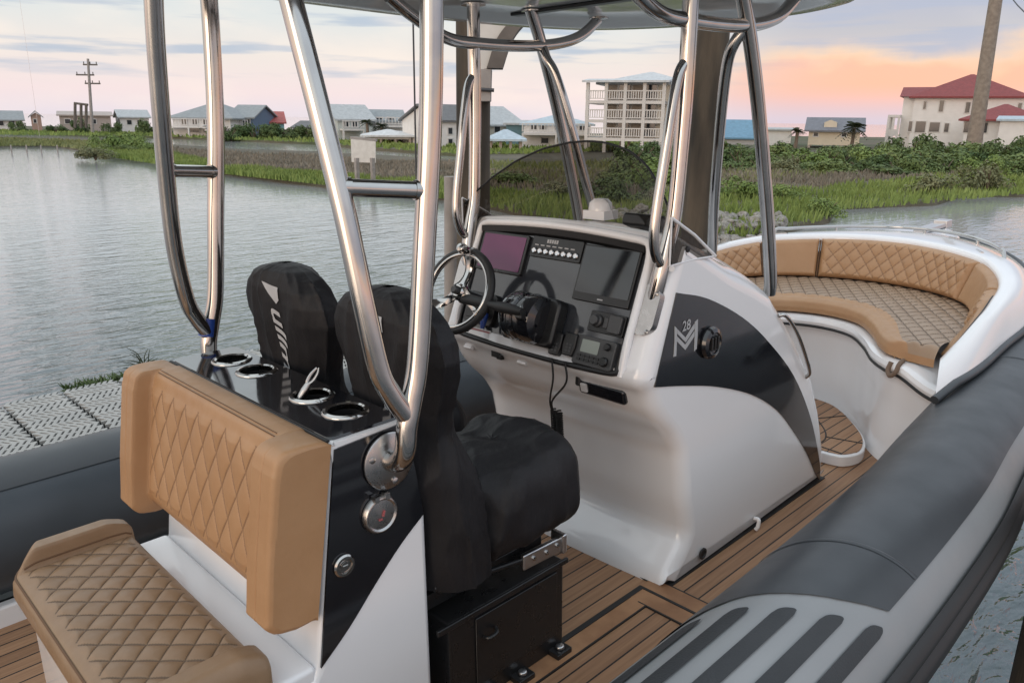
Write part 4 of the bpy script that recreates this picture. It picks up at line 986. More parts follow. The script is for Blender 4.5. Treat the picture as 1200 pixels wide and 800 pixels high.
# weed at the dock edge
mb = MB()
for k in range(14):
    b = Vector((2.02+random.uniform(-.04, .04), 6.13, -.1)); a = random.uniform(0, 6.28); h = random.uniform(.06, .2)
    mb.tube([b, b+Vector((.05*math.cos(a), .05*math.sin(a), h*.7)), b+Vector((.13*math.cos(a), .1*math.sin(a), h))], [.006, .004, .002], 5, sm=3)
tag(build('weed', mb, [M['palm']], org=(1.95, 6.1, -.1)), 'small dark weed growing at the dock edge behind the tan backrest', 'plant')
mb = MB()
for k in range(260):
    b = Vector((random.uniform(1.45, 1.95), 6.16+random.uniform(-.05, .06), -.16+random.uniform(0, .05))); a = random.uniform(0, 6.28)
    mb.add([b, b+Vector((.02, .01, .0)), b+Vector((.04*math.cos(a), .04*math.sin(a), random.uniform(.02, .07)))], [(0, 1, 2)])
tag(build('algae', mb, [M['leafd']], smooth=0), 'low green growth along the far dock edge', 'growth', None, 'stuff')

# ---- the boat sits in its lift heeled by about a degree against the true horizon
ROLL2 = R(-.75); RT2 = R0*math.cos(ROLL2)-U0*math.sin(ROLL2); UP2 = np.cross(RT2, FW)
QM = Matrix([tuple(RT2), tuple(UP2), tuple(FW)]).transposed() @ Matrix([tuple(RT), tuple(UP), tuple(FW)])
HEEL = Matrix.Translation(Vector(CAM)) @ QM.to_4x4() @ Matrix.Translation(-Vector(CAM))
for o in list(S.objects):
    if o.parent is None:
        m_ = HEEL @ Matrix.Translation(o.location); o.location = m_.to_translation(); o.rotation_euler = m_.to_euler()
RT, UP = RT2, UP2

# ================================================================== SURROUNDINGS
# ---- water
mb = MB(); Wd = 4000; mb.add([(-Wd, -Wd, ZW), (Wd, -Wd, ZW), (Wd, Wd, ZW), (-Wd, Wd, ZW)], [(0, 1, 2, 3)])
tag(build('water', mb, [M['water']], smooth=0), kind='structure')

# ---- land
def shore(pts, z=ZW): return [on_z(x, y, z) for x, y in pts]
def land(name, front, back, dz, mat):
    f = [Vector(p) for p in front]; b = [Vector(p) for p in back]
    F = [Vector((p.x, p.y, ZW-.3)) for p in f]; F2 = [p+Vector((EV[0]*.5, EV[1]*.5, .3+dz)) for p in F]; B = [Vector((p.x, p.y, ZW+dz)) for p in b]
    n = len(F); mb = MB(); F2n = [Vector((p.x, p.y, ZW+dz)) for p in F2]
    mb.add(F+F2n, [(i, i+1, i+1+n, i+n) for i in range(n-1)])
    ring = F2n+B[::-1]; mb.add(ring, [tuple(range(len(ring)))])
    bb = [Vector((p.x, p.y, ZW-.3)) for p in b]; mb.add(B+bb, [(i, i+1, i+1+len(B), i+len(B)) for i in range(len(B)-1)])
    o = build(name, mb, [mat], smooth=0); tag(o, kind='structure'); return o
near_front = [(-60, 173), (0, 172), (60, 172), (90, 177), (120, 183), (180, 188), (230, 201), (280, 208), (330, 215), (390, 222), (470, 229), (545, 240), (640, 262), (730, 276), (800, 284), (880, 286), (930, 274), (975, 263), (985, 247), (1050, 244), (1100, 242), (1130, 232), (1200, 232), (1320, 232)]
near_back = [(-60, 161), (0, 161), (110, 164), (195, 171), (280, 177), (370, 180), (440, 184), (535, 190), (590, 180), (700, 172), (900, 172), (1100, 176), (1320, 178)]
def sh(front): return [on_z(x, y, ZW) for x, y in front]
land('marsh_ground', sh(near_front), sh(near_back), .22, M['marsh'])
far_front = [(-400, 152), (-60, 154), (0, 157), (60, 159), (110, 161), (195, 162.5), (280, 166), (370, 170), (440, 177), (535, 184), (600, 184), (760, 178), (1000, 178), (1400, 180)]
ff = sh(far_front); bk = [np.array(uvz(u, 205, ZW)) for u in (-520, -320, -260, -200, -150, -110, -80, -50, -20, 20, 60, 110, 170, 300)]
land('far_ground', ff, bk, .32, M['field'])

# ---- grass: blades as one stuff object per belt
def in_poly(x, y, poly):
    c = False; n = len(poly)
    for i in range(n):
        x1, y1 = poly[i]; x2, y2 = poly[(i+1) % n]
        if (y1 > y) != (y2 > y) and x < (x2-x1)*(y-y1)/(y2-y1)+x1: c = not c
    return c
def grass(name, polys, n, h, w, mat, z0, label=None, clump=.6):
    mb_v = []; mb_f = []; k = 0
    for poly in polys:
        W_ = [on_z(x, y, ZW+.2)[:2] for x, y in poly]; P2 = [(p@EU[:2], p@EV[:2]) for p in W_]
        lo = np.min(P2, 0); hi = np.max(P2, 0); got = 0; tries = 0
        while got < n//len(polys) and tries < n*14:
            tries += 1
            # more blades near the viewer
            v = lo[1]+(hi[1]-lo[1])*random.random()**1.3; u = random.uniform(lo[0], hi[0])
            if not in_poly(u, v, P2): continue
            c = mnoise.noise(Vector((u*.35, v*.35, 3)))
            if c < -.25 and random.random() < clump: continue
            got += 1
            hh = h*random.uniform(.55, 1.25)*(1+.5*c); ww = w*random.uniform(.7, 1.4)*(v/26)**.5
            a = random.uniform(0, PI); lean = random.uniform(-.45, .45)*hh; le2 = random.uniform(-.25, .25)*hh
            x, y, _ = uvz(u, v, 0); dx = math.cos(a)*ww; dy = math.sin(a)*ww; z = z0
            lx, ly = EU[0]*lean+EV[0]*le2, EU[1]*lean+EV[1]*le2
            mb_v += [(x-dx, y-dy, z), (x+dx, y+dy, z), (x+lx*.4+dx*.7, y+ly*.4+dy*.7, z+hh*.6), (x+lx*.4-dx*.7, y+ly*.4-dy*.7, z+hh*.6), (x+lx, y+ly, z+hh)]
            mb_f += [(k, k+1, k+2, k+3), (k+3, k+2, k+4)]; k += 5
    me = bpy.data.meshes.new(name); me.from_pydata(mb_v, [], mb_f); me.materials.append(mat)
    o = bpy.data.objects.new(name, me); COL.objects.link(o); tag(o, label, 'grass', None, 'stuff'); return o
ZG = ZW+.2
grass('green_grass', [[(800, 276), (870, 279), (925, 268), (965, 259), (985, 246), (1050, 242), (1200, 228), (1320, 228), (1320, 208), (1100, 208), (960, 222), (850, 222), (700, 232), (560, 222), (545, 236), (640, 258), (740, 268)],
                      [(280, 206), (470, 227), (560, 238), (560, 218), (450, 212), (380, 206), (250, 198), (240, 201)], [(100, 180), (225, 199), (260, 196), (200, 180), (110, 172)]], 36000, .36, .03, M['grassg'], ZG, 'bright green marsh grass along the near bank')
grass('brown_grass', [[(840, 226), (960, 224), (1000, 213), (1130, 210), (1100, 200), (900, 201), (760, 203), (560, 203), (545, 218), (700, 232)],
                      [(200, 184), (300, 203), (390, 208), (470, 214), (560, 220), (560, 194), (440, 189), (370, 184), (280, 181), (200, 175)]], 22000, .34, .032, M['grassb'], ZG, 'brown dry marsh grass between the green belts')
grass('olive_grass', [[(-60, 172), (60, 171), (95, 175), (200, 181), (200, 174), (110, 167), (0, 163), (-60, 163)], [(540, 216), (700, 224), (840, 220), (1000, 205), (1200, 205), (1200, 192), (1000, 190), (800, 190), (560, 192)]], 16000, .36, .045, M['grassol'], ZG, 'olive marsh grass on the spit and behind the bank')
grass('far_grass', [[(-60, 158), (60, 160), (195, 161), (280, 165), (370, 168.5), (440, 175), (535, 182), (620, 182), (760, 176), (760, 166), (480, 164), (370, 163), (280, 160), (195, 158), (0, 154), (-60, 152)]], 9000, .4, .07, M['grassg'], ZW+.32, 'low green grass in front of the far houses', .3)

# ---- shrubs: leaf clumps spread through a volume
def shrub_mesh(name, n, size, seed, leaf=.055, mats=None, squash=.75):
    rg = random.Random(seed); mb_v = []; mb_f = []; k = 0
    lobes = [(Vector((rg.uniform(-.65, .65), rg.uniform(-.5, .5), rg.uniform(.1, .62))), rg.uniform(.25, .42)) for _ in range(11)]
    mi = []
    for i in range(n):
        c, r_ = rg.choice(lobes); d = Vector((rg.gauss(0, 1), rg.gauss(0, 1), rg.gauss(0, 1))).normalized()
        p = c+Vector((d.x, d.y, d.z*squash))*r_*rg.random()**.33*(1.25 if rg.random() < .06 else 1)
        if p.z < 0: p.z = abs(p.z)*.3
        a = Vector((rg.gauss(0, 1), rg.gauss(0, 1), rg.gauss(0, 1))).normalized(); nn = (d+a*.8+Vector((0, 0, .4))).normalized()
        e1 = nn.cross(a).normalized(); e2 = nn.cross(e1); s = leaf*rg.uniform(.6, 1.4)
        mb_v += [tuple(p+e1*s), tuple(p+e2*s*.55), tuple(p-e1*s), tuple(p-e2*s*.55)]; mb_f.append((k, k+1, k+2, k+3)); k += 4
    me = bpy.data.meshes.new(name); me.from_pydata([tuple(Vector(v)*size) for v in mb_v], [], mb_f)
    return me
def stem_mesh(size, seed):
    rg = random.Random(seed); mb = MB()
    for k in range(5):
        a = rg.uniform(0, 2*PI); mb.tube([(0, 0, -.1), (.15*math.cos(a)*size, .15*math.sin(a)*size, .3*size), (.4*math.cos(a)*size, .4*math.sin(a)*size, .6*size)], [.03*size, .02*size, .008*size], 6, sm=3)
    return mb
SH = []
for i, (mt, lf) in enumerate((('leafd', .06), ('leaf', .055), ('leafd', .05), ('leafy', .05), ('leaf', .06), ('leafd', .065), ('leafb', .05))):
    me = shrub_mesh('shrub_foliage', 2100, 1.0, 40+i, lf); me.materials.append(M[mt]); sm_ = stem_mesh(1.0, i)
    SH.append((me, sm_, mt))
STEM = []
for me, sm_, mt in SH:
    mm = bpy.data.meshes.new('shrub_stem'); mm.from_pydata(sm_.v, [], sm_.f); mm.materials.append(M['trunk']); STEM.append(mm)
KIND = {'leafb': 'bright green', 'leafd': 'dark green', 'leaf': 'mid green', 'leafy': 'pale olive'}
def shrub(px, py, D, w, h, kind, label, group):
    u, _ = uz(px, py, D); me, _, mt = SH[kind]
    x, y, z = uvz(u, D, ZG); r = empty('shrub', (x, y, z)); tag(r, label, 'shrub', group)
    f = bpy.data.objects.new('foliage', me); COL.objects.link(f); f.parent = r; s = bpy.data.objects.new('stem', STEM[kind]); COL.objects.link(s); s.parent = r
    r.scale = (w, w, h); r.rotation_euler = (0, 0, random.uniform(0, 6.28)); return r
# right bank thicket: each shrub its own thing
nrow = 0
for row, (D, py, n, x0, x1, h) in enumerate(((68, 172, 18, 745, 1240, 2.4), (61, 176, 18, 735, 1235, 1.9), (56, 186, 16, 850, 1240, 1.3))):
    for i in range(n):
        px = lerp(x0, x1, (i+random.uniform(.1, .9))/n); k = random.choice((0, 1, 2, 4, 5, 3, 6, 1, 4)); hh = h*random.uniform(.75, 1.15)
        if px > 1040: hh *= 1.3
        shrub(px, py, D+random.uniform(-2.5, 2.5), random.uniform(1.7, 2.6), hh, k, f"{KIND[SH[k][2]]} bushy shrub in the thicket on the right bank below the red roofed house", 'shrubs in the thicket on the right bank')
# nearer low bushes
for px, py, D, w, h, k, lb in ((968, 250, 30, .95, .85, 6, 'round bright green bush at the water edge beyond the bow seat'), (860, 215, 36, 1.4, 1.2, 6, 'green bush just right of the thick wooden piling'), (915, 222, 36, 1.3, .9, 6, 'low green bush between the steel poles on the near bank'),
                               (760, 200, 40, 2.0, 1.9, 6, 'large green bush in front of the four storey house'), (735, 190, 46, 2.0, 1.9, 1, 'green bush at the foot of the four storey house'), (1085, 215, 40, 1.5, 1.3, 3, 'pale olive bush standing alone before the thicket'),
                               (1160, 208, 42, 1.7, 1.9, 3, 'greyish olive bush near the right end of the thicket'), (110, 171, 62, 1.8, 1.2, 3, 'olive bush at the tip of the marsh spit'), 
                               (700, 215, 36, 1.6, 1.1, 2, 'dark green bush seen through the smoked windshield'), (650, 222, 36, 1.4, .9, 3, 'olive bush seen through the left half of the windshield'), (745, 222, 34, 1.4, 1.2, 0, 'dark bush seen through the right edge of the windshield'),
                               (605, 205, 42, 1.8, 1.0, 1, 'green bush left of the windshield on the bank')):
    shrub(px, py, D, w, h, k, lb, None)
for px, D, w, h in ((122, 80, 1.7, 1.7), (136, 78, 1.9, 2.0), (150, 79, 1.9, 2.2), (163, 77, 1.8, 1.7), (176, 75, 1.6, 1.3), (128, 75, 1.3, .9), (145, 73, 1.4, 1.0), (160, 72, 1.3, .8)):
    shrub(px, 172, D, w, h, 6 if h > 1 else 1, 'bright green bush of the clump on the marsh spit below the far pole', 'bushes of the clump on the marsh spit')
# far hedge by the water on the left
for i in range(11):
    px = 262+i*11.5+random.uniform(-3, 3); shrub(px, 155, 118+random.uniform(-3, 3), 2.6, 2.6+random.uniform(-.4, .5), random.choice((0, 2, 5)), 'dark clipped bush of the low hedge before the blue and turquoise houses', 'bushes of the far hedge on the left')
for i, px in enumerate((66, 132, 172, 187, 20, 95)):
    shrub(px, 150, 138, 2.0, 1.9+(i % 3)*.7, (0, 2, 5)[i % 3], 'dark distant tree clump among the low far houses at left', 'dark clumps among the far left houses')

# ---- rocks along the bank
RK = []
for k in range(5):
    bm = bmesh.new(); bmesh.ops.create_icosphere(bm, subdivisions=2, radius=.5)
    for v in bm.verts: v.co += v.co.normalized()*(mnoise.noise(v.co*2.2+Vector((k*9, 0, 0)))*.28); v.co.z *= .72; v.co.x *= 1.2
    me = bpy.data.meshes.new('rock'); bm.to_mesh(me); bm.free(); me.materials.append(M['rock']); RK.append(me)
nr = 0
for i in range(230):
    px = random.uniform(700, 775) if i % 3 == 0 else random.uniform(820, 915); 
    base = interp(px, [700, 730, 800, 880, 930, 975], [258, 262, 270, 274, 266, 258]); py = base+random.uniform(-10, 12)
    p = on_z(px, py, ZW+.15); s = random.uniform(.26, .5)
    o = bpy.data.objects.new('rock', RK[i % 5]); COL.objects.link(o); o.location = (p[0], p[1], ZW+.05+random.uniform(0, .45)*(1 if py < base+4 else .3)); o.scale = (s, s*random.uniform(.8, 1.2), s); o.rotation_euler = (random.uniform(-.4, .4), random.uniform(-.4, .4), random.uniform(0, 6))
    tag(o, 'grey boulder in the rock revetment behind the bow seat and piling', 'rock', 'boulders of the rock revetment')

# ---- pilings
def piling(x, y, r, z0, z1, label, mat='pile', group=None, cap=False):
    mb = MB(); n = 24; rows = 26
    def f(a, b):
        t = 2*PI*a; z = lerp(z0, z1, b); rr = r*(1-.06*b)*(1+.035*mnoise.noise(Vector((math.cos(t)*1.5, math.sin(t)*1.5, z*1.1+x))))
        return (x+rr*math.cos(t)+.015*math.sin(z), y+rr*math.sin(t), z)
    mb.grid(f, n, rows, cu=True); k = [f(a/n, 1) for a in range(n)]; mb.add(k, [tuple(range(n))])
    o = build('wooden_piling', mb, [M[mat]], org=(x, y, ZW)); tag(o, label, 'piling', group); return o
p1 = on_y(826, 150, 4.3); pil1 = piling(p1[0], p1[1], .165, ZW-.5, 3.6, 'thick dark wooden piling behind the bow of the boat')
p2 = on_y(553, 150, 4.3)
pil2 = piling(p2[0], p2[1], .125, ZW-.5, 3.3, 'dark wooden piling with a painted board and curved brace at its top')
# top board, clamp and knee brace on the second piling
def P2(px, py, dv=0): return Vector(at_depth(px, py, float(np.array(p2)@EV)+dv))
mb = MB(); mb.prism([P2(562, -30, -.16), P2(630, -30, -.16), P2(612, 26, -.16), P2(590, 50, -.16), P2(577, 80, -.16), P2(562, 82, -.16)], Vector(EV)*.05); build('painted_board', mb, [M['whitewood']], pil2, bevel=.004)
mb = MB()
arc = [P2(632, 8), P2(607, 28), P2(590, 50), P2(579, 82)]; arc = spline(arc, 6); ev = Vector(EV); eu = Vector(EU)
vs = []
for p in arc: 
    for du, dv in ((-.045, -.19), (.06, -.19), (.06, .0), (-.045, .0)): vs.append(p+eu*du+ev*dv)
mb.add(vs, [(4*i+a, 4*i+(a+1) % 4, 4*i+4+(a+1) % 4, 4*i+4+a) for i in range(len(arc)-1) for a in range(4)]+[(0, 1, 2, 3), tuple(4*(len(arc)-1)+a for a in range(4))]); build('knee_brace', mb, [M['darkwood']], pil2, smooth=0)
mb = MB(); mb.prism([P2(562, 81, -.18), P2(576, 81, -.18), P2(575, 119, -.18), P2(562, 119, -.18)], ev*.16); build('clamp_block', mb, [M['greywood']], pil2, bevel=.005)
mb = MB(); mb.tube([P2(561, 105, -.19), P2(579, 106, -.19)], .012, 8, sm=1); build('clamp_bolt', mb, [M['wire']], pil2)
p3 = on_y(527, 250, 4.6); piling(p3[0], p3[1], .055, ZW-.5, float(on_y(527, 207, 4.6)[2]), 'short silvered wooden post standing in the water beside the helm', 'greywood')
p4 = at_depth(1200, 770, 2.6); piling(p4[0]+EU[0]*.145, p4[1]+EU[1]*.145, .15, ZW-.5, 2.4, 'wooden piling at the right edge beside the grey tube')
# lift cable
pc = on_y(484, 20, 4.0); mb = MB(); pb = on_y(489, 270, 4.0); mb.tube([(pc[0], pc[1], 3.6), (pc[0], pc[1], 1.5), (pb[0], pb[1], ZW+.1)], .0055, 6, sm=1)
tag(build('lift_cable', mb, [M['wire']], org=(pc[0], pc[1], ZW)), 'thin dark lift cable hanging beside the near steel pole', 'cable')
pc = at_depth(23, 0, 120); mb = MB(); mb.tube([(pc[0], pc[1], 30), (pc[0], pc[1], ZW)], .02, 6, sm=1)
tag(build('antenna_mast', mb, [M['alu']], org=(pc[0], pc[1], ZW)), 'very thin pale mast rising out of the frame at far left', 'mast')

# ---- marker board on two posts
D = 40
def Q(px, py, D=D): return Vector(at_depth(px, py, D))
sg = empty('marker_board', Q(427, 216)); tag(sg, 'weathered wooden board on two posts standing in the shallow water', 'sign')
mb = MB(); mb.prism([Q(411, 163), Q(440, 166), Q(440, 191), Q(412, 190)], ev*.12); build('board', mb, [M['whitewood']], sg)
for (x0, x1) in ((416, 420), (434, 439)):
    mb = MB(); b = Q((x0+x1)/2, 190); mb.box((b.x, b.y, (b.z+ZW-.2)/2), (.18, .18, b.z-ZW+.6)); build('post', mb, [M['greywood']], sg)
mb = MB(); mb.prism([Q(410, 160), Q(441, 163), Q(441, 166), Q(410, 163)], ev*.3); build('top_rail', mb, [M['greywood']], sg)
# small stakes in the water at left
for px, h in ((14, 12), (32, 16), (49, 10), (68, 14)):
    a = on_z(px, 190, ZW); a = on_z(px, 183-3, ZW); mb = MB(); mb.tube([(a[0], a[1], ZW-.4), (a[0], a[1], ZW+.75)], .06, 8, sm=1)
    tag(build('mooring_stake', mb, [M['greywood']], org=(a[0], a[1], ZW)), 'thin wooden stake standing in the water before the far left marsh', 'stake', 'row of stakes at the far left')

# ---- utility poles
def upole(px0, py0, px1, py1, D, r, label, arms, col='polewood'):
    a = Vector(at_depth(px0, py0, D)); b = Vector(at_depth(px1, py1, D)); g = a+(a-b)*((a.z-ZW)/(b.z-a.z))
    e = empty('utility_pole', g); tag(e, label, 'utility pole')
    mb = MB(); mb.tube([g, a, b], [r*1.15, r, r*.75], 12, sm=1); build('shaft', mb, [M[col]], e)
    for (y_, w, o_) in arms:
        c = Vector(at_depth(lerp(px0, px1, (y_-py0)/(py1-py0)), y_, D)); mb = MB(); mb.tube([c-eu*w*.5+eu*o_, c+eu*w*.5+eu*o_], r*.55, 6, sm=1)
        for q in (-.45, 0, .45): mb.tube([c+eu*(w*q+o_), c+eu*(w*q+o_)+Vector((0, 0, .45))], r*.3, 6, sm=1)
        build('cross_arm', mb, [M['darkwood']], e)
    return e
upole(1143, 158, 1176, -60, 78, .70, 'tall pale utility pole in front of the red roofed house', [])
upole(107, 132, 103, 69, 130, .24, 'dark utility pole with cross arms far off at left', [(76, 2.2, .3), (88, 2.8, -.6), (98, 2.4, .5)], 'greywood')
up = empty('substation_frame', at_depth(93, 150, 131)); tag(up, 'small dark frame with insulators beside the far utility pole', 'frame')
mb = MB()
for px in (88, 95, 101): mb.tube([at_depth(px, 150, 131), at_depth(px, 121+(px % 3), 131)], .22, 6, sm=1)
mb.tube([at_depth(87, 121, 131), at_depth(103, 123, 131)], .2, 6, sm=1); build('frame_bars', mb, [M['darkwood']], up)
# wire at the upper right corner
mb = MB(); mb.tube([at_depth(1180, -10, 46), at_depth(1200, 14, 43), at_depth(1260, 60, 38)], .03, 6, sm=4); tag(build('power_line', mb, [M['wire']]), 'dark power line crossing the upper right corner', 'wire')

# ---- houses
ZH = ZW+.3
def house(name, label, D, x0, x1, yb, ye, yr, wall, roof, depth=9, rot=0., ridge='x', hip=0., win=(), over=.4, stilts=False, rails=(), dormer=None, base_to_ground=True, cat='house'):
    u0, zb = uz(x0, yb, D); u1, _ = uz(x1, yb, D); ze = uz((x0+x1)/2, ye, D)[1]; zr = uz((x0+x1)/2, yr, D)[1]; zb = min(zb, ZH+6)
    cu_ = (u0+u1)/2; az_ = math.atan2(cu_, D); ca = math.cos(az_); w = (u1-u0)*ca; rot = rot-az_; c_, s_ = math.cos(rot), math.sin(rot)
    e = empty(name, uvz(cu_-depth/2*s_, D+depth/2*c_, ZH)); tag(e, label, cat)
    def T(p):                                # local: x right, y away from the viewer, z absolute
        x, y, z = p; return Vector(uvz(cu_+x*c_-y*s_, D+x*s_+y*c_, z))
    mb = MB(); z0 = zb if stilts else ZH-.3
    mb.box((0, depth/2, (z0+ze)/2), (w, depth, ze-z0), 0, None, T)
    if ridge == 'x' and not hip: mb.add([T((sx*w/2, y, z)) for sx in (-1, 1) for y, z in ((0, ze), (depth, ze), (depth/2, zr-.15))], [(0, 1, 2), (3, 4, 5)])
    if ridge == 'y' and not hip: mb.add([T((x, y, z)) for y in (0, depth) for x, z in ((-w/2, ze), (w/2, ze), (0, zr-.15))], [(0, 1, 2), (3, 4, 5)])
    build('wall', mb, [wall], e, smooth=0)
    mb = MB(); o = over; t = .22
    if hip:
        rl = max(.2, w/2-hip) if ridge == 'x' else .1; rd = .1 if ridge == 'x' else max(.2, depth/2-hip)
        q = [(-w/2-o, -o, ze), (w/2+o, -o, ze), (w/2+o, depth+o, ze), (-w/2-o, depth+o, ze)]; r_ = [(-rl, depth/2-rd, zr), (rl, depth/2-rd, zr), (rl, depth/2+rd, zr), (-rl, depth/2+rd, zr)]
        b2 = [(x, y, z-t) for x, y, z in q]
        mb.add([T(p) for p in q+r_+b2], [(0, 1, 5, 4), (1, 2, 6, 5), (2, 3, 7, 6), (3, 0, 4, 7), (4, 5, 6, 7), (0, 8, 9, 1), (1, 9, 10, 2), (2, 10, 11, 3), (3, 11, 8, 0), (8, 11, 10, 9)])
    elif ridge == 'x':
        sl = (zr-ze)/(depth/2)
        pr_ = [(-o, ze-sl*o), (depth/2, zr), (depth+o, ze-sl*o), (depth+o, ze-sl*o+t), (depth/2, zr+t), (-o, ze-sl*o+t)]
        mb.prism([T((-w/2-o, y, z)) for y, z in pr_], T((w/2+o, 0, 0))-T((-w/2-o, 0, 0)))
    else:
        sl = (zr-ze)/(w/2)
        pr_ = [(-w/2-o, ze-sl*o), (0, zr), (w/2+o, ze-sl*o), (w/2+o, ze-sl*o+t), (0, zr+t), (-w/2-o, ze-sl*o+t)]
        mb.prism([T((x, -o, z)) for x, z in pr_], T((0, depth+o, 0))-T((0, -o, 0)))
    build('roof', mb, [roof], e, smooth=0)
    k = D/FPX
    def lx(px): return (uz(px, yb, D)[0]-cu_)*ca
    def lz(py): return uz((x0+x1)/2, py, D)[1]
    for (a, b, c, d) in win:
        wx0, wx1, wz0, wz1 = lx(a), lx(b), lz(d), lz(c)
        mb = MB(); mb.box(((wx0+wx1)/2, -.03, (wz0+wz1)/2), (abs(wx1-wx0)+.24, .08, abs(wz1-wz0)+.24), 0, None, T); mb.box(((wx0+wx1)/2, -.06, (wz0+wz1)/2), (abs(wx1-wx0), .08, abs(wz1-wz0)), 1, None, T); build('window', mb, [wallmat('trim', (.62, .6, .58)), M['window']], e, smooth=0)
    if stilts:
        n = max(3, int(w/2.6))
        for i in range(n+1):
            for y in (0.15, depth-.15):
                mb = MB(); mb.box((lerp(-w/2+.15, w/2-.15, i/n), y, (zb+ZH-.3)/2), (.3, .3, zb-ZH+.3), 0, None, T); build('stilt', mb, [wallmat('stilt', (.40, .34, .29))], e, smooth=0)
    for (a, b, c, dd) in rails:              # balcony: a..b in px, floor at py c, depth dd
        bx0, bx1, z = lx(a), lx(b), lz(c); mb = MB()
        mb.box(((bx0+bx1)/2, -dd/2, z-.12), (bx1-bx0, dd, .24), 0, None, T); mb.box(((bx0+bx1)/2, -dd+.06, z+1.05), (bx1-bx0, .1, .1), 0, None, T); mb.box(((bx0+bx1)/2, -dd+.06, z+.25), (bx1-bx0, .08, .08), 0, None, T)
        m_ = int((bx1-bx0)/.42)
        for i in range(m_+1): mb.box((lerp(bx0+.04, bx1-.04, i/m_), -dd+.06, z+.6), (.12, .05, .95), 0, None, T)
        for q in np.linspace(bx0+.1, bx1-.1, max(2, int((bx1-bx0)/3)+1)): mb.box((q, -dd+.08, (z+ZH)/2), (.22, .22, z-ZH), 0, None, T)
        build('balcony', mb, [wallmat('trim', (.62, .6, .58))], e, smooth=0)
    return e, T, lx, lz, w, depth, ze, zr, cu_
Wt = wallmat('white', (.74, .72, .70)); Wc = wallmat('cream', (.63, .55, .43)); Wg = wallmat('grey', (.48, .47, .46)); Wb = wallmat('blue', (.11, .16, .24)); Wq = wallmat('turquoise', (.24, .46, .50)); Wp = wallmat('teal', (.12, .22, .26)); Wm = wallmat('palegreen', (.50, .54, .52)); Wr = wallmat('brick', (.42, .29, .24)); Wbr = wallmat('brown', (.42, .36, .33))  # brown is paled: distance haze put into the siding colour
Rg = roofmat('grey', (.26, .28, .29)); Rgl = roofmat('lightgrey', (.40, .42, .43)); Rr = roofmat('red', (.22, .045, .045)); Rrb = roofmat('brightred', (.36, .09, .08)); Rb = roofmat('blue', (.14, .27, .38)); Rpb = roofmat('paleblue', (.42, .50, .56)); Rd = roofmat('dark', (.13, .13, .135)); Rs = roofmat('slate', (.16, .165, .19))
# left distance
house('house', 'white low house with many small windows at the far left edge', 150, -20, 28, 151, 141, 131, Wt, Rg, 9, 0, 'x', 0, [(-14, -8, 142, 147), (0, 5, 142, 147), (12, 18, 142, 147)])
house('house', 'small brick red house far left between grey houses', 148, 38, 50, 152, 136, 131, Wr, Rg, 6, 0, 'y', 0, [(41, 44, 140, 144)])
house('warehouse', 'long brown low building under the far utility pole', 145, 72, 132, 154, 136, 132, Wbr, Wbr, 9, 0, 'x', 0, [(78, 84, 140, 145), (108, 114, 140, 145)], cat='building')
house('house', 'pale gabled house just left of the first steel pole', 150, 142, 176, 152, 138, 130, Wt, Rgl, 9, .1, 'x', 0, [(150, 155, 141, 146), (162, 167, 141, 146)])
h = house('house', 'large white house with broad grey roof, decks and stairs by the far water', 124, 200, 275, 161, 138, 121, Wt, Rg, 11, -.45, 'x', 3.5, [(212, 219, 140, 146), (226, 233, 140, 146), (240, 247, 140, 146), (222, 234, 149, 155), (240, 250, 149, 155)], .7, False, [(196, 262, 148, 2.2)])
mb = MB(); T = h[1]
for i in range(14): mb.box((h[2](250)+i*.32, -2.6, h[3](147)-i*.32), (.5, 1.1, .18), 0, None, T)
build('stair', mb, [wallmat('trim', (.62, .6, .58))], h[0], smooth=0)
house('house', 'dark blue house with grey gable roof right of the large white house', 128, 268, 299, 160, 138, 124, Wb, Rg, 10, -.4, 'x', 0, [(272, 277, 141, 147), (285, 295, 140, 144)], .4, False, [(280, 297, 149, 1.5)])
house('house', 'turquoise house with bright red roof', 135, 302, 334, 161, 144, 132, Wq, Rrb, 9, .05, 'x', 0, [(318, 322, 149, 153)])
house('house', 'small white house with dark roof right of the turquoise house', 150, 343, 368, 161, 150, 143, Wt, Rd, 9, -.4, 'x')
house('house', 'pale green two storey house with grey gable roof behind palms', 112, 396, 438, 165, 140, 124, Wm, Rgl, 9, .3, 'x', 0, [(404, 409, 143, 149), (414, 419, 143, 149)], .5, False, [(398, 424, 151, 1.5)])
house('house', 'white house with grey roof and long upper balcony right of the pale green one', 116, 432, 474, 167, 142, 130, Wt, Rg, 9, .1, 'x', 0, [(442, 449, 138, 142), (455, 462, 138, 142)], .5, False, [(440, 474, 147, 1.6)])
pv = house('pavilion', 'open pavilion with white hipped roof in front of the pale green house', 100, 428, 482, 163, 158.5, 152, wallmat('trim', (.62, .6, .58)), roofmat('white', (.60, .61, .62)), 7, 0, 'x', 3, [], .6, True, cat='pavilion')
house('boathouse', 'brown timber shed with dark openings beside the white pavilion', 106, 455, 482, 171, 161, 156, wallmat('shed', (.30, .22, .18)), Rgl, 6, 0, 'x', 0, [(459, 464, 163, 169), (467, 473, 163, 169)], cat='shed')
house('house', 'long pale gabled house behind the hanging cable', 104, 474, 530, 170, 162, 137, Wg, Rgl, 16, .0, 'y', 0, [(508, 512, 158, 163)])
house('house', 'white gabled house with dark roof left of the wooden piling', 96, 512, 560, 176, 142, 124, Wt, Rd, 10, .5, 'x', 0, [(524, 529, 150, 157), (524, 529, 163, 170)])
house('house', 'cream house with wide light grey roof right of the braced piling', 108, 570, 617, 176, 147, 126, wallmat('creamlight', (.60, .56, .49)), Rgl, 12, .55, 'x', 0, [(577, 584, 147, 155)])
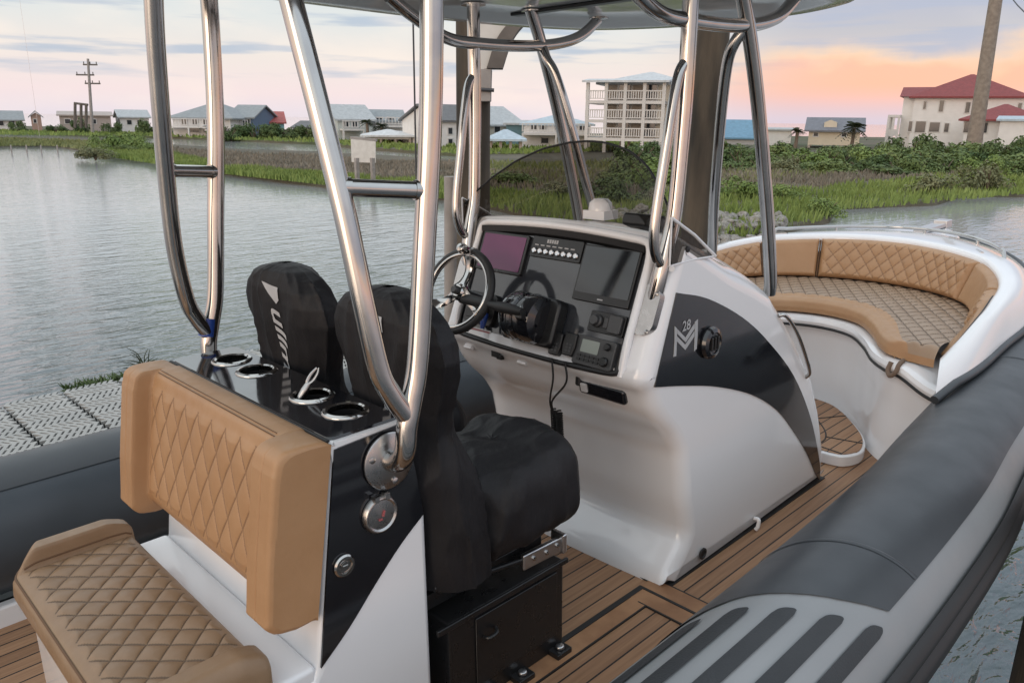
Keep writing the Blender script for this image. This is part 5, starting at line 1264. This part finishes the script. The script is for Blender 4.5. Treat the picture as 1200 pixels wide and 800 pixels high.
house('house', 'low teal house front below the light grey roof', 100, 593, 622, 176, 146, 143, Wp, Rgl, 5, 0, 'x')
gz = house('gazebo', 'small gazebo with pale blue hipped roof in front of the cream house', 86, 573, 612, 165, 163, 152, wallmat('trim', (.62, .6, .58)), Rpb, 5, 0, 'x', 2.4, [], .5, True, cat='gazebo')
house('house', 'white flat fronted house with pale roof between gazebo and four storey house', 96, 613, 691, 182, 145, 134, Wt, Rpb, 10, 0, 'x', 4.5, [(622, 628, 146, 152), (632, 639, 146, 152), (650, 657, 146, 152), (664, 670, 146, 152), (678, 685, 146, 152), (634, 642, 162, 168), (660, 668, 165, 172)], .5, False, [(612, 690, 156, 2.0)])
# four storey house with stacked porches
D = 88; name = 'four_storey'
e, T, lx, lz, w, dp, ze, zr, cu_ = house('tall_house', 'tall pale four storey house with stacked balconies on stilts', D, 706, 797, 162, 97, 81, wallmat('pale', (.72, .67, .58)), roofmat('palegrey', (.52, .54, .56)), 11, -.14, 'x', 4.6, [], .9, True, [], cat='house')
floors = [162, 141, 119, 98]; trim = wallmat('trim', (.72, .70, .68))
zf = [lz(f) for f in floors]; x0_, x1_ = -w/2-1.6, w/2-1.6; dd = 2.4
for k in range(3):
    mb = MB(); z = zf[k]
    mb.box(((x0_+x1_)/2, -dd/2, z-.14), (x1_-x0_, dd, .32), 0, None, T); mb.box((x0_/2-w/4-.3, 2.5, z-.14), (1.3, 7.2, .32), 0, None, T)
    mb.box(((x0_+x1_)/2, -dd+.06, z+1.0), (x1_-x0_, .12, .12), 0, None, T); mb.box(((x0_+x1_)/2, -dd+.06, z+.22), (x1_-x0_, .1, .08), 0, None, T)
    for i in range(34): mb.box((lerp(x0_, x1_, i/33), -dd+.06, z+.6), (.10, .05, .85), 0, None, T)
    build('balcony', mb, [trim], e, smooth=0)
    for q in (.12, .38, .63, .86):
        mb = MB(); xx = lerp(-w/2, w/2-2.6, q); mb.box((xx, -.04, z+1.05), (1.5, .1, 1.9), 0, None, T); mb.box((xx, -.07, z+1.05), (1.2, .1, 1.7), 1, None, T); build('window', mb, [trim, M['deckshade'] if q in (.12, .63) else M['window']], e, smooth=0)
for q in (0, .25, .5, .75, 1):
    mb = MB(); mb.box((lerp(x0_+.15, x1_-.15, q), -dd+.15, (ZH-.3+zf[3])/2), (.34, .34, zf[3]-ZH+.3), 0, None, T); build('porch_column', mb, [trim], e, smooth=0)
mb = MB(); mb.prism([T((x0_-.4, -dd-.5, zf[3])), T((x1_+.4, -dd-.5, zf[3])), T((x1_+.4, .3, zf[3]+.3)), T((x0_-.4, .3, zf[3]+.3))], (0, 0, .2)); build('porch_roof', mb, [roofmat('palegrey', (.52, .54, .56))], e, smooth=0)
for k in range(3):                      # outside stairs on the right flank
    mb = MB()
    for i in range(10): mb.box((x1_+.6+i*.22, -1.4, zf[k]+.2+i*.2), (.5, 1.2, .12), 0, None, T)
    build('stair', mb, [trim], e, smooth=0)
# right distance
house('house', 'house with plain bright blue roof between the steel poles', 120, 849, 884, 168, 162, 142, Wg, Rb, 12, 0, 'x')
house('house', 'low white flat house right of the bright blue roof', 118, 896, 926, 170, 153, 151.5, Wt, Rgl, 9, 0, 'x')
hh = house('house', 'cream house on stilts with grey roof and a dormer', 108, 946, 1006, 170, 153, 139.5, Wc, Rs, 9, 0, 'x', 0, [(952, 957, 156, 160), (985, 990, 156, 160)], .6, True)
T = hh[1]; lx, lz = hh[2], hh[3]; mb = MB(); a, b = lx(963), lx(978); z0, z1, z2 = lz(152), lz(143.5), lz(140.5)
mb.prism([T((a, .6, z0)), T((b, .6, z0)), T((b, .6, z1)), T(((a+b)/2, .6, z2)), T((a, .6, z1))], T((0, 3.5, 0))-T((0, 0, 0))); build('dormer', mb, [Wc], hh[0], smooth=0)
D = 112
rh = house('large_house', 'large white house with red hipped roofs behind the right thicket', D, 1062, 1190, 172, 113, 84, Wt, Rr, 13, 0, 'x', 7.2, [(1093, 1098, 118, 131), (1124, 1129, 120, 132), (1074, 1077, 119, 128), (1183, 1187, 121, 127), (1103, 1108, 145, 155), (1085, 1097, 144, 155), (1068, 1080, 143, 156), (1059.5, 1063.5, 143, 155)], .7)
T, lx, lz = rh[1], rh[2], rh[3]
def blk(name, a, b, zb_, zt_, y0, y1, mat): m = MB(); m.box(((a+b)/2, (y0+y1)/2, (zb_+zt_)/2), (b-a, y1-y0, zt_-zb_), 0, None, T); return build(name, m, [mat], rh[0], smooth=0)
g0, g1 = lx(1048), lx(1084); blk('front_gable_wall', g0, lx(1062)-.01, ZH-.3, lz(112), 1.0, 9, Wt)
mb = MB(); mb.prism([T((g0-.5, y, z)) for y, z in ((.2, lz(113)), (5.0, lz(100)), (9.8, lz(113)))], T((lx(1100), 0, 0))-T((g0-.5, 0, 0))); build('gable_roof', mb, [Rr], rh[0], smooth=0)
mb = MB(); mb.prism([T((g0-.02, y, z)) for y, z in ((1., lz(112)), (5.0, lz(101.5)), (9, lz(112)))], T((.3, 0, 0))-T((0, 0, 0))); build('gable_end', mb, [Wt], rh[0], smooth=0)
mb = MB(); mb.box(((lx(1033)+g0)/2, 3.0, lz(137)), (g0-lx(1033), 8, .35), 0, None, T)
for i in range(5): mb.box((lx(1034)+.1, -.7+i*1.9, (lz(137)+ZH)/2), (.3, .3, lz(137)-ZH), 0, None, T)
for i in range(3): mb.box((lerp(lx(1034), g0, i/2.2), -.8, (lz(137)+ZH)/2), (.3, .3, lz(137)-ZH), 0, None, T)
mb.box(((lx(1033)+g0)/2, -.85, lz(157)), (g0-lx(1033), .1, .9), 0, None, T); build('porch', mb, [trim], rh[0], smooth=0)
w2 = house('garage', 'white single storey wing with a dark red hipped roof beside the utility pole', 100, 1126, 1215, 172, 140, 121, Wt, Rr, 9, 0, 'x', 5.0, [(1125, 1131, 144, 156), (1135, 1139, 144, 156), (1148, 1153, 144, 156)], .8)
house('house', 'white house with pale roof at the right edge below the red roofs', 90, 1166, 1260, 172, 142, 138, Wt, Rpb, 9, 0, 'x', 0, [], .4)
house('house', 'grey house end behind the red roofed house at the right edge', 125, 1186, 1240, 168, 125, 116, Wg, Rs, 9, 0, 'x')

# ---- palms
def palm(px, pyb, pyt, D, r, label):
    u, zt = uz(px, pyt, D); g = Vector(uvz(u, D, ZH)); e = empty('palm_tree', g); tag(e, label, 'palm tree')
    top_ = Vector(uvz(u+.1, D, zt-r*.4)); mb = MB(); mb.tube([g, g.lerp(top_, .5)+Vector((.1, 0, 0)), top_], [.28, .2, .2], 10); build('trunk', mb, [M['trunk']], e)
    mb = MB(); rg = random.Random(int(px))
    for k in range(26):
        a = 2*PI*k/26+rg.uniform(-.2, .2); el = rg.uniform(-.3, 1.3); L_ = r*rg.uniform(.75, 1.1)
        dirv = Vector((math.cos(a)*math.cos(el), math.sin(a)*math.cos(el), math.sin(el)))
        mid = [top_+dirv*L_*t+Vector((0, 0, -.55*L_*t*t)) for t in np.linspace(0, 1, 9)]
        sd = dirv.cross(Vector((0, 0, 1))).normalized()
        for i in range(1, 9):
            for s in (-1, 1):
                p = mid[i]; wv = .38*r*math.sin(PI*i/9.5); q = p+sd*s*wv+Vector((0, 0, -.35*wv))+dirv*.12*r
                mb.add([p-dirv*.05*r, p+dirv*.07*r, q], [(0, 1, 2)])
    build('crown', mb, [M['palm']], e, smooth=0); return e
palm(934, 172, 150, 100, 1.0, 'thin palm tree left of the cream house')
palm(1001, 172, 143, 98, 1.75, 'bushy dark palm tree at the right end of the cream house')
palm(429, 160, 140, 106, 1.2, 'palm tree before the pale green house')
palm(446, 162, 144, 106, 1.3, 'palm tree before the white house with the long balcony')

# ================================================================== SKY, SUN, CAMERA
W = bpy.data.worlds.new('World'); S.world = W; W.use_nodes = True; t = W.node_tree; L = t.links
bg = t.nodes['Background']; bg.inputs['Strength'].default_value = .1
SUN_EL, SUN_AZ = R(7), R(188)          # direction towards the sun: just abaft, behind the viewer's left
sky = nd(t, 'ShaderNodeTexSky', sky_type='NISHITA'); sky.sun_disc = False; sky.sun_elevation = SUN_EL; sky.sun_rotation = R(90)-SUN_AZ; sky.dust_density = 2.0
tc = nd(t, 'ShaderNodeTexCoord'); G = tc.outputs['Generated']
def dot(vec):
    n = nd(t, 'ShaderNodeVectorMath', operation='DOT_PRODUCT'); L.new(G, n.inputs[0]); n.inputs[1].default_value = vec; return n.outputs['Value']
def math_(op, a, b=None, c=None):
    n = nd(t, 'ShaderNodeMath', operation=op)
    for i, x in enumerate((a, b, c)):
        if x is None: continue
        if isinstance(x, (int, float)): n.inputs[i].default_value = x
        else: L.new(x, n.inputs[i])
    return n.outputs[0]
def mrange(x, a, b, c=0., d=1.):
    n = nd(t, 'ShaderNodeMapRange', interpolation_type='SMOOTHSTEP'); L.new(x, n.inputs[0])
    for i, q in zip((1, 2, 3, 4), (a, b, c, d)): n.inputs[i].default_value = q
    return n.outputs[0]
def ramp(x, stops):
    n = nd(t, 'ShaderNodeValToRGB'); L.new(x, n.inputs[0]); cr = n.color_ramp
    while len(cr.elements) < len(stops): cr.elements.new(.5)
    for e, (p, c) in zip(cr.elements, stops): e.position = p; e.color = (*c, 1)
    return n.outputs[0]
def mix(f, a, b, bt='MIX'):
    n = nd(t, 'ShaderNodeMix', data_type='RGBA', blend_type=bt)
    if isinstance(f, (int, float)): n.inputs[0].default_value = f
    else: L.new(f, n.inputs[0])
    for i, x in ((6, a), (7, b)):
        if isinstance(x, tuple): n.inputs[i].default_value = (*x, 1)
        else: L.new(x, n.inputs[i])
    return n.outputs[2]
def srgb(r, g, b): return tuple(((c/255)/12.92 if c/255 < .04045 else ((c/255+.055)/1.055)**2.4) for c in (r, g, b))
el = dot((0, 0, 1)); az = dot(tuple(EU)); fwd = dot(tuple(EV)); aft = dot((-1, 0, 0))
zz = math_('MULTIPLY', math_('ADD', el, .02), 1/1.02)
left = ramp(zz, [(0, srgb(198, 190, 198)), (.022, srgb(214, 204, 210)), (.045, srgb(223, 206, 206)), (.085, srgb(218, 209, 203)), (.125, srgb(205, 208, 207)), (.175, srgb(196, 204, 207)), (.30, (.82, .89, .92)), (.65, (.86, .95, 1.0)), (1, (.80, .90, .98))])
right = ramp(zz, [(0, srgb(188, 184, 198)), (.022, srgb(204, 190, 200)), (.05, srgb(214, 184, 180)), (.085, srgb(206, 190, 184)), (.115, srgb(180, 178, 184)), (.15, srgb(168, 172, 188)), (.175, srgb(162, 168, 186)), (.32, (.66, .72, .80)), (.65, (.80, .90, 1.0)), (1, (.80, .90, .98))])
rightness = mrange(az, .12, .34)
base = mix(rightness, left, right)
# cloud streaks
cm = nd(t, 'ShaderNodeCombineXYZ'); L.new(math_('MULTIPLY', az, 4.2), cm.inputs[0]); L.new(math_('MULTIPLY', fwd, 3.0), cm.inputs[1]); L.new(math_('MULTIPLY', el, 52.), cm.inputs[2])
n1 = nd(t, 'ShaderNodeTexNoise'); n1.inputs['Scale'].default_value = 1.0; n1.inputs['Detail'].default_value = 5; n1.inputs['Roughness'].default_value = .52; L.new(cm.outputs[0], n1.inputs['Vector'])
streak = math_('MULTIPLY', mrange(n1.outputs['Fac'], .505, .63), mrange(el, .025, .06))
streak = math_('MULTIPLY', streak, mrange(el, .5, .2))
base = mix(math_('MULTIPLY', streak, .78), base, mix(rightness, srgb(160, 174, 192), srgb(166, 172, 190)))
n2 = nd(t, 'ShaderNodeTexNoise'); n2.inputs['Scale'].default_value = .8; n2.inputs['Detail'].default_value = 6; mp = nd(t, 'ShaderNodeMapping'); mp.inputs['Location'].default_value = (4, 7, 2); mp.inputs['Scale'].default_value = (2.2, 2, .45); L.new(cm.outputs[0], mp.inputs[0]); L.new(mp.outputs[0], n2.inputs['Vector'])
base = mix(math_('MULTIPLY', mrange(n2.outputs['Fac'], .45, .72), .4), base, mix(rightness, srgb(236, 222, 210), srgb(196, 192, 194)))
# peach thunderhead low on the right
edge = math_('ADD', math_('MULTIPLY', math_('SUBTRACT', n2.outputs['Fac'], .5), .12), .072)
n3 = nd(t, 'ShaderNodeTexNoise'); n3.inputs['Scale'].default_value = 9; n3.inputs['Detail'].default_value = 6; L.new(G, n3.inputs['Vector'])
edge = math_('ADD', edge, math_('MULTIPLY', math_('SUBTRACT', n3.outputs['Fac'], .5), .09))
up_ = math_('SUBTRACT', edge, el); peach = math_('MULTIPLY', math_('MULTIPLY', mrange(up_, -.022, .03), mrange(el, .004, .03)), mrange(az, .15, .40))
pc_ = mix(mrange(up_, .0, .035), srgb(248, 205, 160), srgb(238, 180, 152)); pc_ = mix(mrange(el, .045, .01), pc_, srgb(222, 184, 184))
base = mix(math_('MULTIPLY', peach, .95), base, pc_)
# warm sunset glow behind the viewer
glow = math_('MULTIPLY', mrange(aft, .25, 1.0), mrange(el, .55, -.02))
base = mix(1.0, base, mix(glow, (0, 0, 0), (.60, .33, .15)), 'ADD')
gl2 = math_('MULTIPLY', mrange(fwd, .3, -.8), mrange(el, .6, 0)); base = mix(1.0, base, mix(gl2, (0, 0, 0), (.22, .15, .10)), 'ADD')
low = mrange(el, -.06, -.01); base = mix(low, (.16, .18, .18), base)
scaled = nd(t, 'ShaderNodeVectorMath', operation='SCALE'); L.new(base, scaled.inputs[0]); scaled.inputs['Scale'].default_value = 10.2
fin = mix(.06, scaled.outputs[0], sky.outputs[0]); L.new(fin, bg.inputs['Color'])
sd = bpy.data.lights.new('Sun', 'SUN'); sd.energy = .6; sd.angle = R(36); sd.color = (1, .80, .64); so = bpy.data.objects.new('Sun', sd); COL.objects.link(so)
sdir = Vector((math.cos(SUN_EL)*math.cos(SUN_AZ), math.cos(SUN_EL)*math.sin(SUN_AZ), math.sin(SUN_EL))); so.rotation_euler = sdir.to_track_quat('Z', 'Y').to_euler(); so.location = (-20, 0, 20)

cd = bpy.data.cameras.new('Camera'); cam = bpy.data.objects.new('Camera', cd); COL.objects.link(cam); S.camera = cam
cd.sensor_fit = 'HORIZONTAL'; cd.sensor_width = 36; cd.lens = FPX/1200*36; cd.clip_start = .05; cd.clip_end = 9000
mt = Matrix(((RT[0], UP[0], -FW[0], CAM[0]), (RT[1], UP[1], -FW[1], CAM[1]), (RT[2], UP[2], -FW[2], CAM[2]), (0, 0, 0, 1))); cam.matrix_world = mt
S.view_settings.view_transform = 'Standard'; S.view_settings.look = 'None'; S.view_settings.exposure = .4; S.view_settings.gamma = 1
S.render.engine = 'CYCLES'; S.cycles.max_bounces = 8; S.cycles.transparent_max_bounces = 12
